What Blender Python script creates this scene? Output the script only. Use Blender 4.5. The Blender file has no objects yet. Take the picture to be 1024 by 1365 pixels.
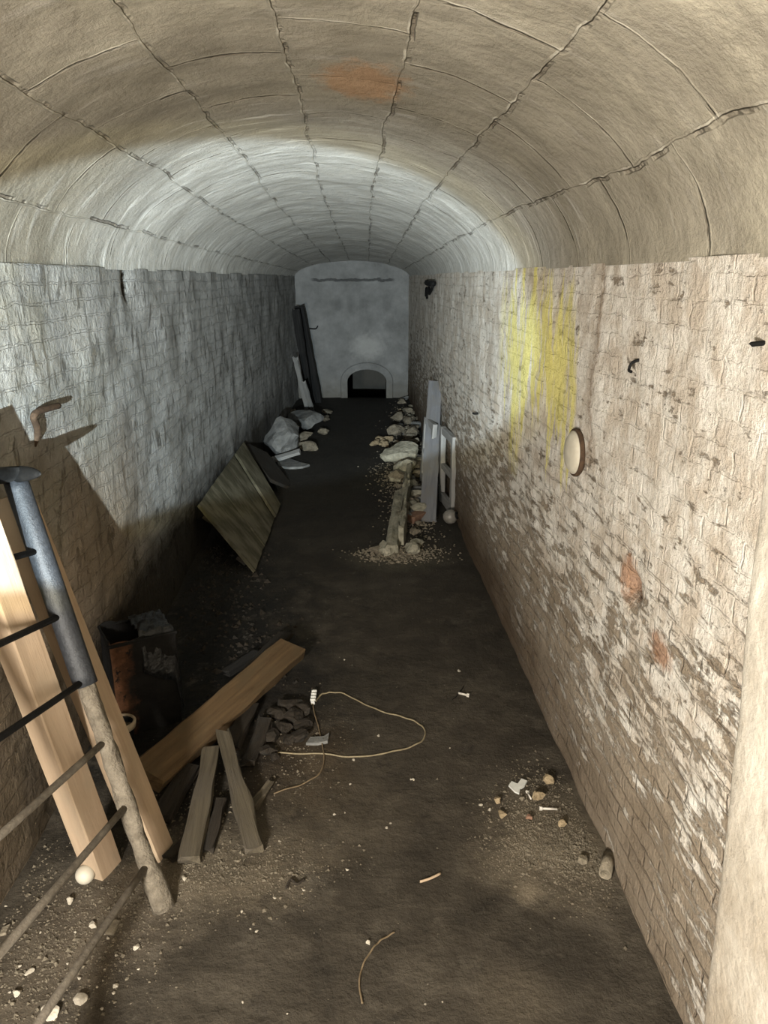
import bpy, bmesh, math, random
import numpy as np
from mathutils import Vector, Matrix, noise as mn
R_ = random.Random(7)
C = bpy.context.scene.collection
PI = math.pi

# ------------------------------------------------------------------ camera model
W, HP, FPX = 1024.0, 1365.0, 1000.0
EYE = 2.2
PITCH, YAW = math.radians(17.2496), math.radians(2.297)
FW = Vector((math.sin(YAW)*math.cos(PITCH), math.cos(YAW)*math.cos(PITCH), -math.sin(PITCH)))
RT = Vector((math.cos(YAW), -math.sin(YAW), 0))
UP = RT.cross(FW)
CAM = Vector((0, 0, EYE))
def ray(x, y): return FW + RT*((x-W/2)/FPX) + UP*((HP/2-y)/FPX)
def fl(x, y, z=0.0): d = ray(x, y); return CAM + d*((z-EYE)/d.z)
def atx(x, y, X): d = ray(x, y); return CAM + d*(X/d.x)
def aty(x, y, Y): d = ray(x, y); return CAM + d*(Y/d.y)
cd = bpy.data.cameras.new('camera'); cam = bpy.data.objects.new('camera', cd); C.objects.link(cam)
cd.sensor_fit = 'VERTICAL'; cd.sensor_height = 36.0; cd.lens = FPX/HP*36.0; cd.clip_start = 0.02; cd.clip_end = 100
cam.matrix_world = Matrix.Translation(CAM) @ Matrix((RT, UP, -FW)).transposed().to_4x4()
bpy.context.scene.camera = cam

# ------------------------------------------------------------------ tunnel layout
YB, YE = -2.0, 14.55                     # rear and far end
SPR = 2.25                               # springing line of the vault
def lerp(a, b, t): return a+(b-a)*max(0, min(1, t))
def xl(y): return lerp(-1.32, -1.07, (y-6.5)/8.0)
def xr(y): return lerp(0.99, 0.95, (y-3)/3) if y < 6 else lerp(0.95, 1.05, (y-6)/8.5)
def rise(y): return lerp(0.66, 0.27, (y-4.0)/10.5)
def wl(px, py):
    X = -1.3
    for _ in range(6): p = atx(px, py, X); X = xl(p.y)
    return atx(px, py, X)
def wr(px, py):
    X = 0.98
    for _ in range(6): p = atx(px, py, X); X = xr(p.y)
    return atx(px, py, X)

# ------------------------------------------------------------------ numpy value noise
_rs = np.random.RandomState(3); _T = _rs.rand(256, 256)
def vnoise(x, y):
    xi = np.floor(x).astype(int); yi = np.floor(y).astype(int); fx = x-xi; fy = y-yi
    fx = fx*fx*(3-2*fx); fy = fy*fy*(3-2*fy)
    a = _T[xi % 256, yi % 256]; b = _T[(xi+1) % 256, yi % 256]; c = _T[xi % 256, (yi+1) % 256]; d = _T[(xi+1) % 256, (yi+1) % 256]
    return (a*(1-fx)+b*fx)*(1-fy)+(c*(1-fx)+d*fx)*fy - 0.5
def fbm(x, y, o=4, g=.5):
    s = 0; a = 1
    for i in range(o): s = s+a*vnoise(x*2**i+17*i, y*2**i+5*i); a *= g
    return s

# ------------------------------------------------------------------ node helper
class NM:
    def __init__(s, name, rough=.9, spec=.2, metal=0.0):
        s.m = bpy.data.materials.new(name); s.m.use_nodes = True; s.t = s.m.node_tree; s.t.nodes.clear()
        s.out = s.new('ShaderNodeOutputMaterial'); s.b = s.new('ShaderNodeBsdfPrincipled')
        s.b.inputs['Roughness'].default_value = rough; s.b.inputs['Specular IOR Level'].default_value = spec
        s.b.inputs['Metallic'].default_value = metal
        s.l(s.b.outputs[0], s.out.inputs[0])
        s.tc = s.new('ShaderNodeTexCoord'); s.uv = s.tc.outputs['UV']; s.ob = s.tc.outputs['Object']
    def new(s, t): return s.t.nodes.new(t)
    def l(s, a, b): s.t.links.new(a, b)
    def put(s, sock, v):
        if isinstance(v, bpy.types.NodeSocket): s.l(v, sock)
        elif isinstance(v, (tuple, list)) and len(v) == 3 and len(sock.default_value) == 4: sock.default_value = (*v, 1)
        else: sock.default_value = v
    def map(s, vec, scale=(1, 1, 1), loc=(0, 0, 0), rot=(0, 0, 0)):
        n = s.new('ShaderNodeMapping'); s.l(vec, n.inputs[0]); n.inputs['Scale'].default_value = scale
        n.inputs['Location'].default_value = loc; n.inputs['Rotation'].default_value = rot; return n.outputs[0]
    def noise(s, vec, scale=5, det=6, rough=.6, dist=0.0, col=False):
        n = s.new('ShaderNodeTexNoise'); s.l(vec, n.inputs['Vector']); n.inputs['Scale'].default_value = scale
        n.inputs['Detail'].default_value = det; n.inputs['Roughness'].default_value = rough; n.inputs['Distortion'].default_value = dist
        return n.outputs['Color' if col else 'Fac']
    def voro(s, vec, scale=20, feat='F1', out='Distance'):
        n = s.new('ShaderNodeTexVoronoi'); n.feature = feat; s.l(vec, n.inputs['Vector']); n.inputs['Scale'].default_value = scale
        return n.outputs[out]
    def math(s, op, a, b=0.0, clamp=False):
        n = s.new('ShaderNodeMath'); n.operation = op; n.use_clamp = clamp; s.put(n.inputs[0], a); s.put(n.inputs[1], b); return n.outputs[0]
    def rng(s, v, a, b, c=0.0, d=1.0):
        n = s.new('ShaderNodeMapRange'); n.clamp = True; s.put(n.inputs[0], v)
        for i, k in enumerate((a, b, c, d)): n.inputs[1+i].default_value = k
        return n.outputs[0]
    def mix(s, f, a, b, mode='MIX'):
        n = s.new('ShaderNodeMix'); n.data_type = 'RGBA'; n.blend_type = mode; s.put(n.inputs[0], f); s.put(n.inputs[6], a); s.put(n.inputs[7], b); return n.outputs[2]
    def ramp(s, f, pts):
        n = s.new('ShaderNodeValToRGB'); s.put(n.inputs[0], f); e = n.color_ramp.elements
        while len(e) < len(pts): e.new(.5)
        for k, (p, c) in enumerate(pts): e[k].position = p; e[k].color = (*c, 1)
        return n.outputs[0]
    def sep(s, v):
        n = s.new('ShaderNodeSeparateXYZ'); s.l(v, n.inputs[0]); return n.outputs
    def comb(s, x, y, z=0.0):
        n = s.new('ShaderNodeCombineXYZ'); s.put(n.inputs[0], x); s.put(n.inputs[1], y); s.put(n.inputs[2], z); return n.outputs[0]
    def vadd(s, a, b, scale=1.0):
        n = s.new('ShaderNodeVectorMath'); n.operation = 'MULTIPLY_ADD'; s.l(b, n.inputs[0]); n.inputs[1].default_value = (scale,)*3; s.l(a, n.inputs[2]); return n.outputs[0]
    def warp(s, vec, scale, amt, det=3):
        c = s.noise(vec, scale, det, .5, 0, True)
        n = s.new('ShaderNodeVectorMath'); n.operation = 'SUBTRACT'; s.l(c, n.inputs[0]); n.inputs[1].default_value = (.5, .5, .5)
        return s.vadd(vec, n.outputs[0], amt)
    def brick(s, vec, bw, rh, mortar, smooth=.3, off=.5):
        n = s.new('ShaderNodeTexBrick'); s.l(vec, n.inputs['Vector']); n.offset = off; n.inputs['Scale'].default_value = 1
        n.inputs['Brick Width'].default_value = bw; n.inputs['Row Height'].default_value = rh; n.inputs['Mortar Size'].default_value = mortar
        n.inputs['Mortar Smooth'].default_value = smooth; n.inputs['Color1'].default_value = (0, 0, 0, 1); n.inputs['Color2'].default_value = (1, 1, 1, 1)
        n.inputs['Mortar'].default_value = (.5, .5, .5, 1); return n.outputs['Fac'], n.outputs['Color']
    def spot(s, vec, c, r, soft=.35, wob=None):
        """1 inside an ellipse round c with half axes r, fading to 0 over the soft band; wob roughens its outline"""
        x, y, z = s.sep(vec)
        dx = s.math('DIVIDE', s.math('SUBTRACT', x, c[0]), r[0]); dy = s.math('DIVIDE', s.math('SUBTRACT', y, c[1]), r[1])
        d = s.math('SQRT', s.math('ADD', s.math('MULTIPLY', dx, dx), s.math('MULTIPLY', dy, dy)))
        if wob is not None: d = s.math('ADD', d, s.math('MULTIPLY', s.math('SUBTRACT', wob, .5), 1.6))
        return s.rng(d, 1-soft, 1+soft, 1, 0)
    def bump(s, h, dist=.01, strength=1.0, normal=None):
        n = s.new('ShaderNodeBump'); s.l(h, n.inputs['Height']); n.inputs['Distance'].default_value = dist; n.inputs['Strength'].default_value = strength
        if normal is not None: s.l(normal, n.inputs['Normal'])
        return n.outputs[0]
    def done(s, col, normal=None, rough=None):
        s.put(s.b.inputs['Base Color'], col)
        if normal is not None: s.l(normal, s.b.inputs['Normal'])
        if rough is not None: s.put(s.b.inputs['Roughness'], rough)
        return s.m

def mat_plain(name, c1, c2, scale=14, rough=.8, spec=.25, bump=.003, metal=0.0, det=6):
    n = NM(name, rough, spec, metal); f = n.noise(n.ob, scale, det, .65)
    return n.done(n.ramp(f, [(.32, c1), (.68, c2)]), n.bump(n.noise(n.ob, scale*2.5, 5, .6), bump))
def mat_wood(name, c1, c2, c3=None, bump=.004, grain=26, blot=None):
    n = NM(name, .85, .15)
    v = n.map(n.ob, (1.2, grain, grain)); f = n.noise(v, 1.6, 7, .65, .6); g = n.noise(n.map(n.ob, (2.2, 5, 5)), 1.7, 5, .6)
    col = n.ramp(f, [(.28, c1), (.72, c2)])
    if c3: col = n.mix(n.rng(g, .48, .62), col, c3)
    return n.done(col, n.bump(f, bump))

# ------------------------------------------------------------------ wall materials
def m_wall_right():
    n = NM('whitewashed_brick_right', .92, .12)
    uvw = n.warp(n.warp(n.uv, 4, .05), 26, .022)
    mort, rnd = n.brick(uvw, .235, .074, .007, .6)
    mort = n.math('MULTIPLY', mort, n.rng(n.noise(n.uv, 6, 4, .6), .36, .60, .1, 1))
    x, z, _ = n.sep(n.uv)
    flake = n.noise(n.map(n.uv, (4.0, 16, 1)), 1.3, 9, .70, .35)          # flakes run along the bricks
    patch = n.noise(n.map(n.uv, (1.3, 1.6, 1), (3.1, 4.4, 0)), 1.4, 6, .6)
    fine = n.noise(n.uv, 42, 5, .7)
    drip = n.noise(n.map(n.uv, (16, 3.2, 1)), 1.2, 5, .6)
    h = n.math('ADD', n.rng(z, .1, 1.55, -.115, .15), n.math('MULTIPLY', n.math('SUBTRACT', patch, .5), .42))
    h = n.math('ADD', h, n.math('MULTIPLY', n.math('SUBTRACT', fine, .5), .30))
    h = n.math('ADD', h, n.math('MULTIPLY', n.math('SUBTRACT', drip, .5), n.rng(z, .9, 1.6, 0, .35)))
    h = n.math('ADD', h, n.math('MULTIPLY', n.math('SUBTRACT', n.sep(rnd)[0], .5), .05))
    wm = n.rng(n.math('ADD', n.math('MULTIPLY', flake, 1.0), h), .475, .535)
    wm = n.math('MULTIPLY', wm, n.math('ADD', n.rng(z, .3, 1.5, 0, .3), n.rng(mort, 0, 1, 1, .55), True))
    base = n.ramp(n.noise(n.uv, 3.5, 6, .6), [(.3, (.21, .165, .118)), (.5, (.295, .24, .18)), (.75, (.38, .32, .25))])
    base = n.mix(n.math('MULTIPLY', mort, .5), base, (.15, .115, .085))
    white = n.ramp(n.noise(n.uv, 9, 6, .65), [(.3, (.58, .53, .46)), (.65, (.80, .755, .69))])
    blot = n.noise(n.map(n.uv, (1.25, .8, 1), (6.2, 1.1, 0)), 5.5, 7, .70, .3)
    white = n.mix(n.math('MULTIPLY', n.rng(blot, .44, .58), .85), white, (.50, .425, .345))
    col = n.mix(wm, base, white)
    cw = n.math('ABSOLUTE', n.math('ADD', n.math('SUBTRACT', x, wr(797, 450).y), n.math('MULTIPLY', n.math('SUBTRACT', n.noise(n.uv, 5, 4, .6), .5), .16)))
    cm = n.math('MULTIPLY', n.rng(cw, .01, .045, 1, 0), n.math('MULTIPLY', n.rng(z, 1.35, 1.5), n.rng(fine, .35, .55)))
    col = n.mix(n.math('MULTIPLY', cm, .7), col, (.24, .17, .115))
    # damp brown band above the floor and rusty wash under the far half
    tide = n.noise(n.map(n.uv, (.7, 1.6, 1)), 2.0, 5, .6)
    tm = n.math('MULTIPLY', n.rng(n.math('ADD', z, n.math('MULTIPLY', n.math('SUBTRACT', tide, .5), -.9)), .10, .62, 1, 0), n.rng(x, 2.3, 4.6, .25, .93))
    col = n.mix(tm, col, (.085, .056, .034))
    # bare brick patches
    for P, r in (((880, 868), (.085, .050)), ((836, 770), (.075, .085))):
        p = wr(*P); col = n.mix(n.math('MULTIPLY', n.spot(n.uv, (p.y, p.z), r, .3, n.noise(n.uv, 22, 4, .6)), .85), col, n.ramp(fine, [(.35, (.26, .13, .07)), (.7, (.42, .23, .13))]))
    p = wr(843, 790); col = n.mix(n.spot(n.uv, (p.y, p.z), (.035, .028), .4, n.noise(n.uv, 30, 3, .6)), col, (.03, .025, .02))  # dark inside of the hole, its shade painted into the wall colour
    # yellow paint brushed on in upright strokes
    a, b = wr(662, 500), wr(773, 450)
    st = n.noise(n.map(n.uv, (6.5, .55, 1), (.7, 0, 0)), 1.6, 3, .55); fr = n.noise(n.map(n.uv, (20, 2.4, 1)), 1.5, 5, .7)
    edge = n.math('MULTIPLY', n.math('SUBTRACT', n.noise(n.map(n.uv, (7, .2, 1), (5, 0, 0)), 1.3, 2, .5), .5), 1.5)
    zz = n.math('ADD', z, edge)
    ym = n.math('MULTIPLY', n.rng(zz, 1.46, 1.56), n.rng(zz, 2.02, 2.14, 1, 0))
    ym = n.math('MULTIPLY', ym, n.math('MULTIPLY', n.rng(x, b.y-.02, b.y+.03), n.rng(x, a.y-.35, a.y-.02, 1, 0)))
    ym = n.math('MULTIPLY', ym, n.rng(n.math('ADD', st, n.math('MULTIPLY', n.math('SUBTRACT', fr, .5), .75)), .36, .47))
    long_ = n.math('MULTIPLY', n.math('MULTIPLY', n.rng(x, 4.32, 4.40), n.rng(x, 4.52, 4.62, 1, 0)), n.math('MULTIPLY', n.rng(z, 1.02, 1.22), n.rng(z, 1.6, 1.9, 1, 0)))
    long2 = n.math('MULTIPLY', n.math('MULTIPLY', n.rng(x, 3.42, 3.45), n.rng(x, 3.50, 3.55, 1, 0)), n.math('MULTIPLY', n.rng(z, 1.7, 1.8), n.rng(z, 2.16, 2.2, 1, 0)))
    ym = n.math('MAXIMUM', ym, n.math('MULTIPLY', n.math('MAXIMUM', long_, long2), n.rng(fr, .40, .55)))
    col = n.mix(n.math('MULTIPLY', ym, .92), col, n.mix(fr, (.68, .59, .15), (.82, .75, .32)))
    hgt = n.math('ADD', n.math('MULTIPLY', mort, n.rng(z, .9, 1.6, -.85, -.28)), n.math('ADD', n.math('ADD', n.math('MULTIPLY', n.noise(n.uv, 15, 8, .72), 1.5), n.math('MULTIPLY', n.noise(n.map(n.uv, (1.5, .8, 1)), 38, 5, .7), .6)), n.math('MULTIPLY', wm, .40)))
    return n.done(col, n.bump(hgt, .028))
def m_wall_left():
    n = NM('lumpy_whitewash_left', .9, .15)
    x, z, _ = n.sep(n.uv)
    uvw = n.warp(n.warp(n.uv, 5, .05), 22, .02); mort, rnd = n.brick(uvw, .25, .078, .007, .5)
    lump = n.math('ADD', n.math('MULTIPLY', n.noise(n.map(n.uv, (1.0, .7, 1)), 13, 8, .66, .5), .8), n.math('MULTIPLY', n.noise(n.map(n.uv, (1.0, .75, 1), (4, 9, 0)), 34, 5, .65), .45))
    fine = n.noise(n.uv, 55, 5, .65); big = n.noise(n.uv, 2.2, 5, .6)
    col = n.ramp(n.noise(n.uv, 4, 6, .65), [(.3, (.20, .195, .18)), (.7, (.40, .395, .38))])
    pits = n.rng(n.noise(n.map(n.uv, (1.6, .5, 1), (2, 7, 0)), 8, 7, .70, .5), .38, .43, 1, 0)
    col = n.mix(n.math('MULTIPLY', pits, .7), col, (.085, .072, .055))
    # ochre staining on the near upper wall
    near = n.math('MULTIPLY', n.rng(x, 2.6, 4.6, 1, 0), n.rng(big, .38, .62)); col = n.mix(n.math('MULTIPLY', near, .55), col, (.33, .29, .19))
    # wall tinted brown towards the near floor
    brn = n.rng(n.math('ADD', z, n.math('MULTIPLY', n.math('SUBTRACT', big, .5), 1.0)), .95, 1.6, 1, 0)
    brn = n.math('MULTIPLY', brn, n.rng(x, 3.9, 4.9, 1, 0)); col = n.mix(n.math('MULTIPLY', brn, .8), col, (.22, .16, .10))
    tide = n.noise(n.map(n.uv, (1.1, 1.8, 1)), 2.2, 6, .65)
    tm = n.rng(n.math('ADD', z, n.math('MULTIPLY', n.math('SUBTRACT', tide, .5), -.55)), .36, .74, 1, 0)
    tm = n.math('MULTIPLY', n.math('MULTIPLY', tm, n.rng(x, 9.5, 12.5, 1, .25)), n.rng(x, 2.5, 3.6, .45, 1)); col = n.mix(n.math('MULTIPLY', tm, .95), col, n.ramp(fine, [(.3, (.010, .008, .005)), (.75, (.032, .023, .012))]))  # dirt tidemark with the posts' shade painted in, hence near black
    p = wl(170, 381); col = n.mix(n.spot(n.uv, (p.y, p.z), (.045, .085), .25, n.noise(n.uv, 25, 3, .6)), col, (.03, .022, .015))  # slot hole: its inner shade is painted dark over the dent
    h = n.math('ADD', n.math('MULTIPLY', lump, 1.35), n.math('ADD', n.math('MULTIPLY', mort, -.2), n.math('MULTIPLY', fine, .25)))
    h = n.math('ADD', h, n.math('MULTIPLY', pits, -.8))
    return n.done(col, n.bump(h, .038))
def m_ceiling():
    n = NM('plastered_vault_tiles', .9, .12)
    uvw = n.warp(n.warp(n.uv, 2.2, .07), 12, .018); mort, rnd = n.brick(uvw, .62, .385, .009, .5)
    wob = n.noise(n.uv, 7, 5, .6)
    mk = n.math('MULTIPLY', mort, n.rng(n.noise(n.uv, 4.1, 4, .6), .46, .62))
    y, s, _ = n.sep(n.uv)
    streak = n.noise(n.map(n.uv, (7, 1.6, 1)), 1.5, 8, .66, .3)
    thin = n.rng(n.noise(n.map(n.uv, (8, 1.2, 1), (3, 1, 0)), 1.3, 6, .66, .2), .57, .70)
    col = n.ramp(n.noise(n.uv, 3, 7, .62), [(.28, (.15, .133, .102)), (.55, (.205, .184, .145)), (.8, (.275, .25, .20))])
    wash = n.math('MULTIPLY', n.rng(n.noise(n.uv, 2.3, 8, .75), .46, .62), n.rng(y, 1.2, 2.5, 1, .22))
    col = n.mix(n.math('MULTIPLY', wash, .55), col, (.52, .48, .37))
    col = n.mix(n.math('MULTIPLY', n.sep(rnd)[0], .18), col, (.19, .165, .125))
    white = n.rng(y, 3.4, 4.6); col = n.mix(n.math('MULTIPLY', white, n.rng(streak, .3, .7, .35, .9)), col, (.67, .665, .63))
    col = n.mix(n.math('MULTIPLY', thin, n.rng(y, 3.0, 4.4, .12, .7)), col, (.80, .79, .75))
    lip = n.brick(n.map(uvw, (1, 1, 1), (.014, .012, 0)), .62, .385, .006, .6)[0]
    col = n.mix(n.math('MULTIPLY', n.math('MULTIPLY', lip, n.rng(wob, .5, .62)), .5), col, (.60, .56, .47))
    col = n.mix(n.math('MULTIPLY', mk, .65), col, (.095, .075, .055))
    col = n.mix(n.math('MULTIPLY', n.spot(n.uv, (3.12, CS0+.05), (.24, .15), .3, n.noise(n.uv, 16, 5, .7)), .75), col, (.27, .155, .08))
    h = n.math('ADD', n.math('MULTIPLY', mk, -1.0), n.math('ADD', n.math('MULTIPLY', n.math('MULTIPLY', lip, wob), .35), n.math('ADD', n.math('MULTIPLY', n.noise(n.uv, 9, 8, .7), .9), n.math('MULTIPLY', n.math('ADD', streak, thin), n.rng(y, 3, 4.4, .05, .34)))))
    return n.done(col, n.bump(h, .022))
def m_floor():
    n = NM('dirt_covered_floor', .85, .22)
    big = n.noise(n.uv, 1.5, 7, .62); fine = n.noise(n.uv, 26, 6, .7); mid = n.noise(n.uv, 6, 6, .65)
    x, y, _ = n.sep(n.uv)
    col = n.ramp(n.math('ADD', n.math('MULTIPLY', big, .55), n.math('MULTIPLY', mid, .45)), [(.36, (.013, .0105, .0075)), (.5, (.029, .0238, .0172)), (.64, (.058, .049, .037))])
    col = n.mix(n.math('MULTIPLY', fine, .25), col, (.055, .045, .032))
    sand = (.15, .123, .087)
    def patch(px, py, r, k, c=sand, sc=4):
        nonlocal col
        p = fl(px, py); col = n.mix(n.math('MULTIPLY', n.math('MULTIPLY', n.spot(n.uv, (p.x, p.y), r, .45, n.noise(n.uv, sc, 6, .7)), k), n.rng(fine, .3, .6, .45, 1)), col, c)
    patch(290, 1160, (.34, .20), .62); patch(150, 1225, (.22, .20), .5, (.12, .097, .072)); patch(60, 1290, (.2, .28), .45, (.11, .088, .063))
    patch(740, 1118, (.24, .30), .62); patch(703, 1190, (.05, .045), .75, sand, 9); patch(690, 1150, (.17, .14), .4)
    patch(400, 1010, (.22, .32), .55, (.065, .042, .021)); patch(420, 1080, (.35, .32), .4, (.078, .062, .042)); patch(600, 1000, (.4, .6), .28, (.06, .049, .036))
    patch(530, 745, (.35, .25), .6, (.13, .115, .08)); patch(525, 630, (.45, .9), .6, (.12, .113, .095)); patch(690, 1330, (.12, .12), .22, sand, 6)
    patch(345, 1270, (.12, .14), .2, (.1, .085, .065), 6)
    patch(330, 900, (.42, 1.1), .9, (.005, .0045, .004), 3); patch(300, 800, (.45, 1.4), .95, (.004, .004, .0035), 3); patch(210, 950, (.4, .7), .95, (.004, .004, .0035), 3)  # dirt taken to near black, painting in the shade of posts and ladder
    patch(750, 1260, (.13, .13), .55, (.016, .013, .009), 5); patch(560, 850, (.5, .5), .5, (.025, .02, .015), 4)
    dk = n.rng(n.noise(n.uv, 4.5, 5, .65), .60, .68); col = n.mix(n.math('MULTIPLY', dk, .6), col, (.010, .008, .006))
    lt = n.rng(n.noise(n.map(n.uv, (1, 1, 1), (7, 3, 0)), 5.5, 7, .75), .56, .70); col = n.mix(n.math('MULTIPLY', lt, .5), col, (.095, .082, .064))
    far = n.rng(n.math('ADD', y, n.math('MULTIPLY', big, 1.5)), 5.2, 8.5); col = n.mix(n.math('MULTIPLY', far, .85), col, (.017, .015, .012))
    sp = n.rng(n.voro(n.uv, 30), .06, .10, 1, 0); keep = n.rng(n.noise(n.uv, 9, 4, .6), .56, .64)
    col = n.mix(n.math('MULTIPLY', n.math('MULTIPLY', sp, keep), .7), col, (.33, .29, .22))
    sp2 = n.rng(n.voro(n.map(n.uv, (1, 1, 1), (3.3, 1.7, 0)), 12), .03, .06, 1, 0)
    col = n.mix(n.math('MULTIPLY', n.math('MULTIPLY', sp2, n.rng(big, .48, .56)), .75), col, (.36, .33, .27))
    h = n.math('ADD', fine, n.math('ADD', n.math('MULTIPLY', mid, .8), n.math('MULTIPLY', sp, .3)))
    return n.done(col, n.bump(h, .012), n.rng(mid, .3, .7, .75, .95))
def m_endwall():
    n = NM('grey_plaster_end', .92, .12)
    f = n.noise(n.uv, 2.6, 7, .65); g = n.noise(n.uv, 11, 6, .7)
    col = n.ramp(f, [(.28, (.13, .13, .125)), (.55, (.205, .205, .20)), (.8, (.28, .28, .27))])
    x, z, _ = n.sep(n.uv)
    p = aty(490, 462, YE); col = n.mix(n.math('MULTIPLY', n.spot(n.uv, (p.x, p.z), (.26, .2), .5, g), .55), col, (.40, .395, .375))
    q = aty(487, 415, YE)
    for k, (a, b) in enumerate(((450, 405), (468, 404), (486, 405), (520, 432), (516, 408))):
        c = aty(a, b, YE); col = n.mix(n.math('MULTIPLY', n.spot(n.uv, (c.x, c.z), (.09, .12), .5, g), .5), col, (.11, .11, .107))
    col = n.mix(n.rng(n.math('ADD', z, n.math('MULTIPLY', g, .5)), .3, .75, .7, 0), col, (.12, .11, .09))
    w = n.math('ADD', z, n.math('MULTIPLY', n.math('SUBTRACT', n.noise(n.uv, 6, 4, .6), .5), .1))
    ck = n.math('MULTIPLY', n.rng(n.math('ABSOLUTE', n.math('SUBTRACT', w, 2.185)), .012, .028, 1, 0), n.math('MULTIPLY', n.rng(x, -.78, -.7), n.rng(x, .72, .8, 1, 0)))
    col = n.mix(n.math('MULTIPLY', ck, .8), col, (.05, .05, .05))
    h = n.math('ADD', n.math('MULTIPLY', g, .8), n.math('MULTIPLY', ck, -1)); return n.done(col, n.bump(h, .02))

M = {}
M['timber'] = mat_wood('sawn_pale_timber', (.27, .195, .13), (.37, .28, .195), (.30, .23, .16), .002, 22)
M['plank'] = mat_wood('old_brown_plank', (.055, .035, .018), (.115, .074, .037), (.075, .052, .028), .006, 20)
M['stake'] = mat_wood('weathered_grey_stake', (.04, .033, .023), (.095, .08, .056), (.065, .055, .042), .008, 24)
M['darkwood'] = mat_wood('dark_rotten_wood', (.012, .010, .008), (.035, .028, .021), (.025, .023, .02), .010, 24)
M['blackwood'] = mat_wood('blackened_wood', (.010, .010, .010), (.028, .027, .026), None, .01, 24)
M['panelwood'] = mat_wood('mossy_board', (.035, .031, .019), (.085, .075, .047), (.115, .102, .07), .008, 20)
M['paintwood'] = mat_wood('pale_painted_wood', (.16, .158, .15), (.27, .265, .255), (.22, .212, .20), .004, 16)
M['bluepaint'] = mat_wood('bluish_grey_painted_plank', (.12, .122, .13), (.20, .20, .21), (.16, .155, .15), .004, 18)
M['blackpipe'] = mat_plain('black_painted_pipe', (.010, .011, .013), (.026, .028, .032), 60, .55, .35, .002)
M['blackmetal'] = mat_plain('black_iron', (.003, .003, .003), (.008, .0075, .007), 40, .7, .15, .002)
M['rustrod'] = mat_plain('dusty_rusty_rod', (.075, .062, .048), (.13, .112, .088), 50, .8, .3, .003)
M['crust'] = mat_plain('dust_crusted_iron', (.095, .08, .06), (.18, .155, .12), 26, .9, .15, .014)
M['rust'] = mat_plain('rust', (.03, .019, .012), (.075, .045, .026), 40, .85, .2, .004)
M['stone'] = mat_plain('rubble_stone', (.10, .085, .062), (.21, .18, .135), 22, .9, .15, .008)
M['grit'] = mat_plain('grit', (.06, .05, .036), (.135, .115, .085), 30, .9, .15, .002)
M['tanstone'] = mat_plain('tan_stone', (.17, .128, .077), (.28, .22, .14), 24, .9, .15, .006)
M['greystone'] = mat_plain('grey_concrete_lump', (.10, .10, .095), (.19, .188, .18), 10, .92, .15, .012)
M['curb'] = mat_plain('pale_crumbling_concrete', (.17, .158, .118), (.37, .345, .27), 9, .92, .15, .02)
M['brick'] = mat_plain('red_brick', (.13, .075, .05), (.22, .13, .09), 20, .9, .15, .005)
M['white'] = mat_plain('white_plastic', (.45, .45, .42), (.55, .55, .52), 20, .5, .4, .001)
M['egg'] = mat_plain('pale_ball', (.33, .30, .24), (.43, .395, .325), 8, .55, .35, .001)
M['chip'] = mat_plain('pale_plaster_chip', (.26, .23, .185), (.40, .365, .30), 30, .9, .2, .004)
M['wire'] = mat_plain('dirty_cream_wire', (.14, .112, .068), (.21, .175, .11), 60, .6, .3, .001)
M['brownwire'] = mat_plain('brown_wire', (.09, .065, .038), (.15, .11, .065), 60, .6, .3, .001)
M['enamel'] = mat_plain('grimy_cream_enamel', (.20, .155, .105), (.34, .28, .20), 16, .7, .35, .003)
M['glass_dirty'] = mat_plain('dusty_globe', (.12, .11, .095), (.22, .205, .18), 14, .35, .5, .002)
M['ironbolt'] = mat_plain('worn_bolt_metal', (.36, .33, .28), (.50, .47, .42), 40, .5, .5, .002)
def m_bin():
    n = NM('charred_bin_metal', .75, .15)
    f = n.noise(n.ob, 9, 7, .7); x, y, z = n.sep(n.ob)
    col = n.ramp(f, [(.3, (.003, .003, .003)), (.75, (.011, .010, .009))])
    rm = n.math('MULTIPLY', n.rng(n.math('ADD', x, n.math('MULTIPLY', n.math('SUBTRACT', f, .5), .25)), .03, .10, 1, 0), n.rng(n.noise(n.ob, 20, 5, .7), .36, .44))
    rm = n.math('MULTIPLY', rm, n.rng(y, .0, .03, 1, 0))
    col = n.mix(rm, col, n.ramp(n.noise(n.ob, 30, 4, .6), [(.3, (.05, .022, .010)), (.7, (.10, .046, .023))]))
    return n.done(col, n.bump(n.noise(n.ob, 25, 5, .6), .006))
M['bin'] = m_bin()
M['tarp'] = mat_plain('black_plastic_sheet', (.005, .0055, .006), (.013, .014, .016), 14, .3, .4, .012)

# ------------------------------------------------------------------ object helpers
def tag(o, label=None, cat=None, group=None, kind=None):
    if label: o['label'] = label
    if cat: o['category'] = cat
    if group: o['group'] = group
    if kind: o['kind'] = kind
    return o
def empty(name, loc, label, cat, group=None):
    o = bpy.data.objects.new(name, None); C.objects.link(o); o.location = loc; o.empty_display_size = .1
    return tag(o, label, cat, group)
def link(name, me, mat, parent=None, M4=None, smooth=False):
    o = bpy.data.objects.new(name, me); C.objects.link(o)
    me.materials.append(mat)
    if smooth:
        for p in me.polygons: p.use_smooth = True
    M4 = M4 or Matrix()
    if parent is not None:
        o.parent = parent
        base = parent.get('_w'); inv = Matrix.Translation(-parent.location) if base is None else Matrix([base[i*4:i*4+4] for i in range(4)]).inverted()
        o.matrix_local = inv @ M4
    else: o.matrix_local = M4
    return o
def frame(P0, P1, wdir):
    X = (P1-P0).normalized(); Y = (wdir-X*wdir.dot(X)).normalized(); Z = X.cross(Y)
    m = Matrix((X, Y, Z)).transposed().to_4x4(); m.translation = P0; return m, (P1-P0).length
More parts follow.
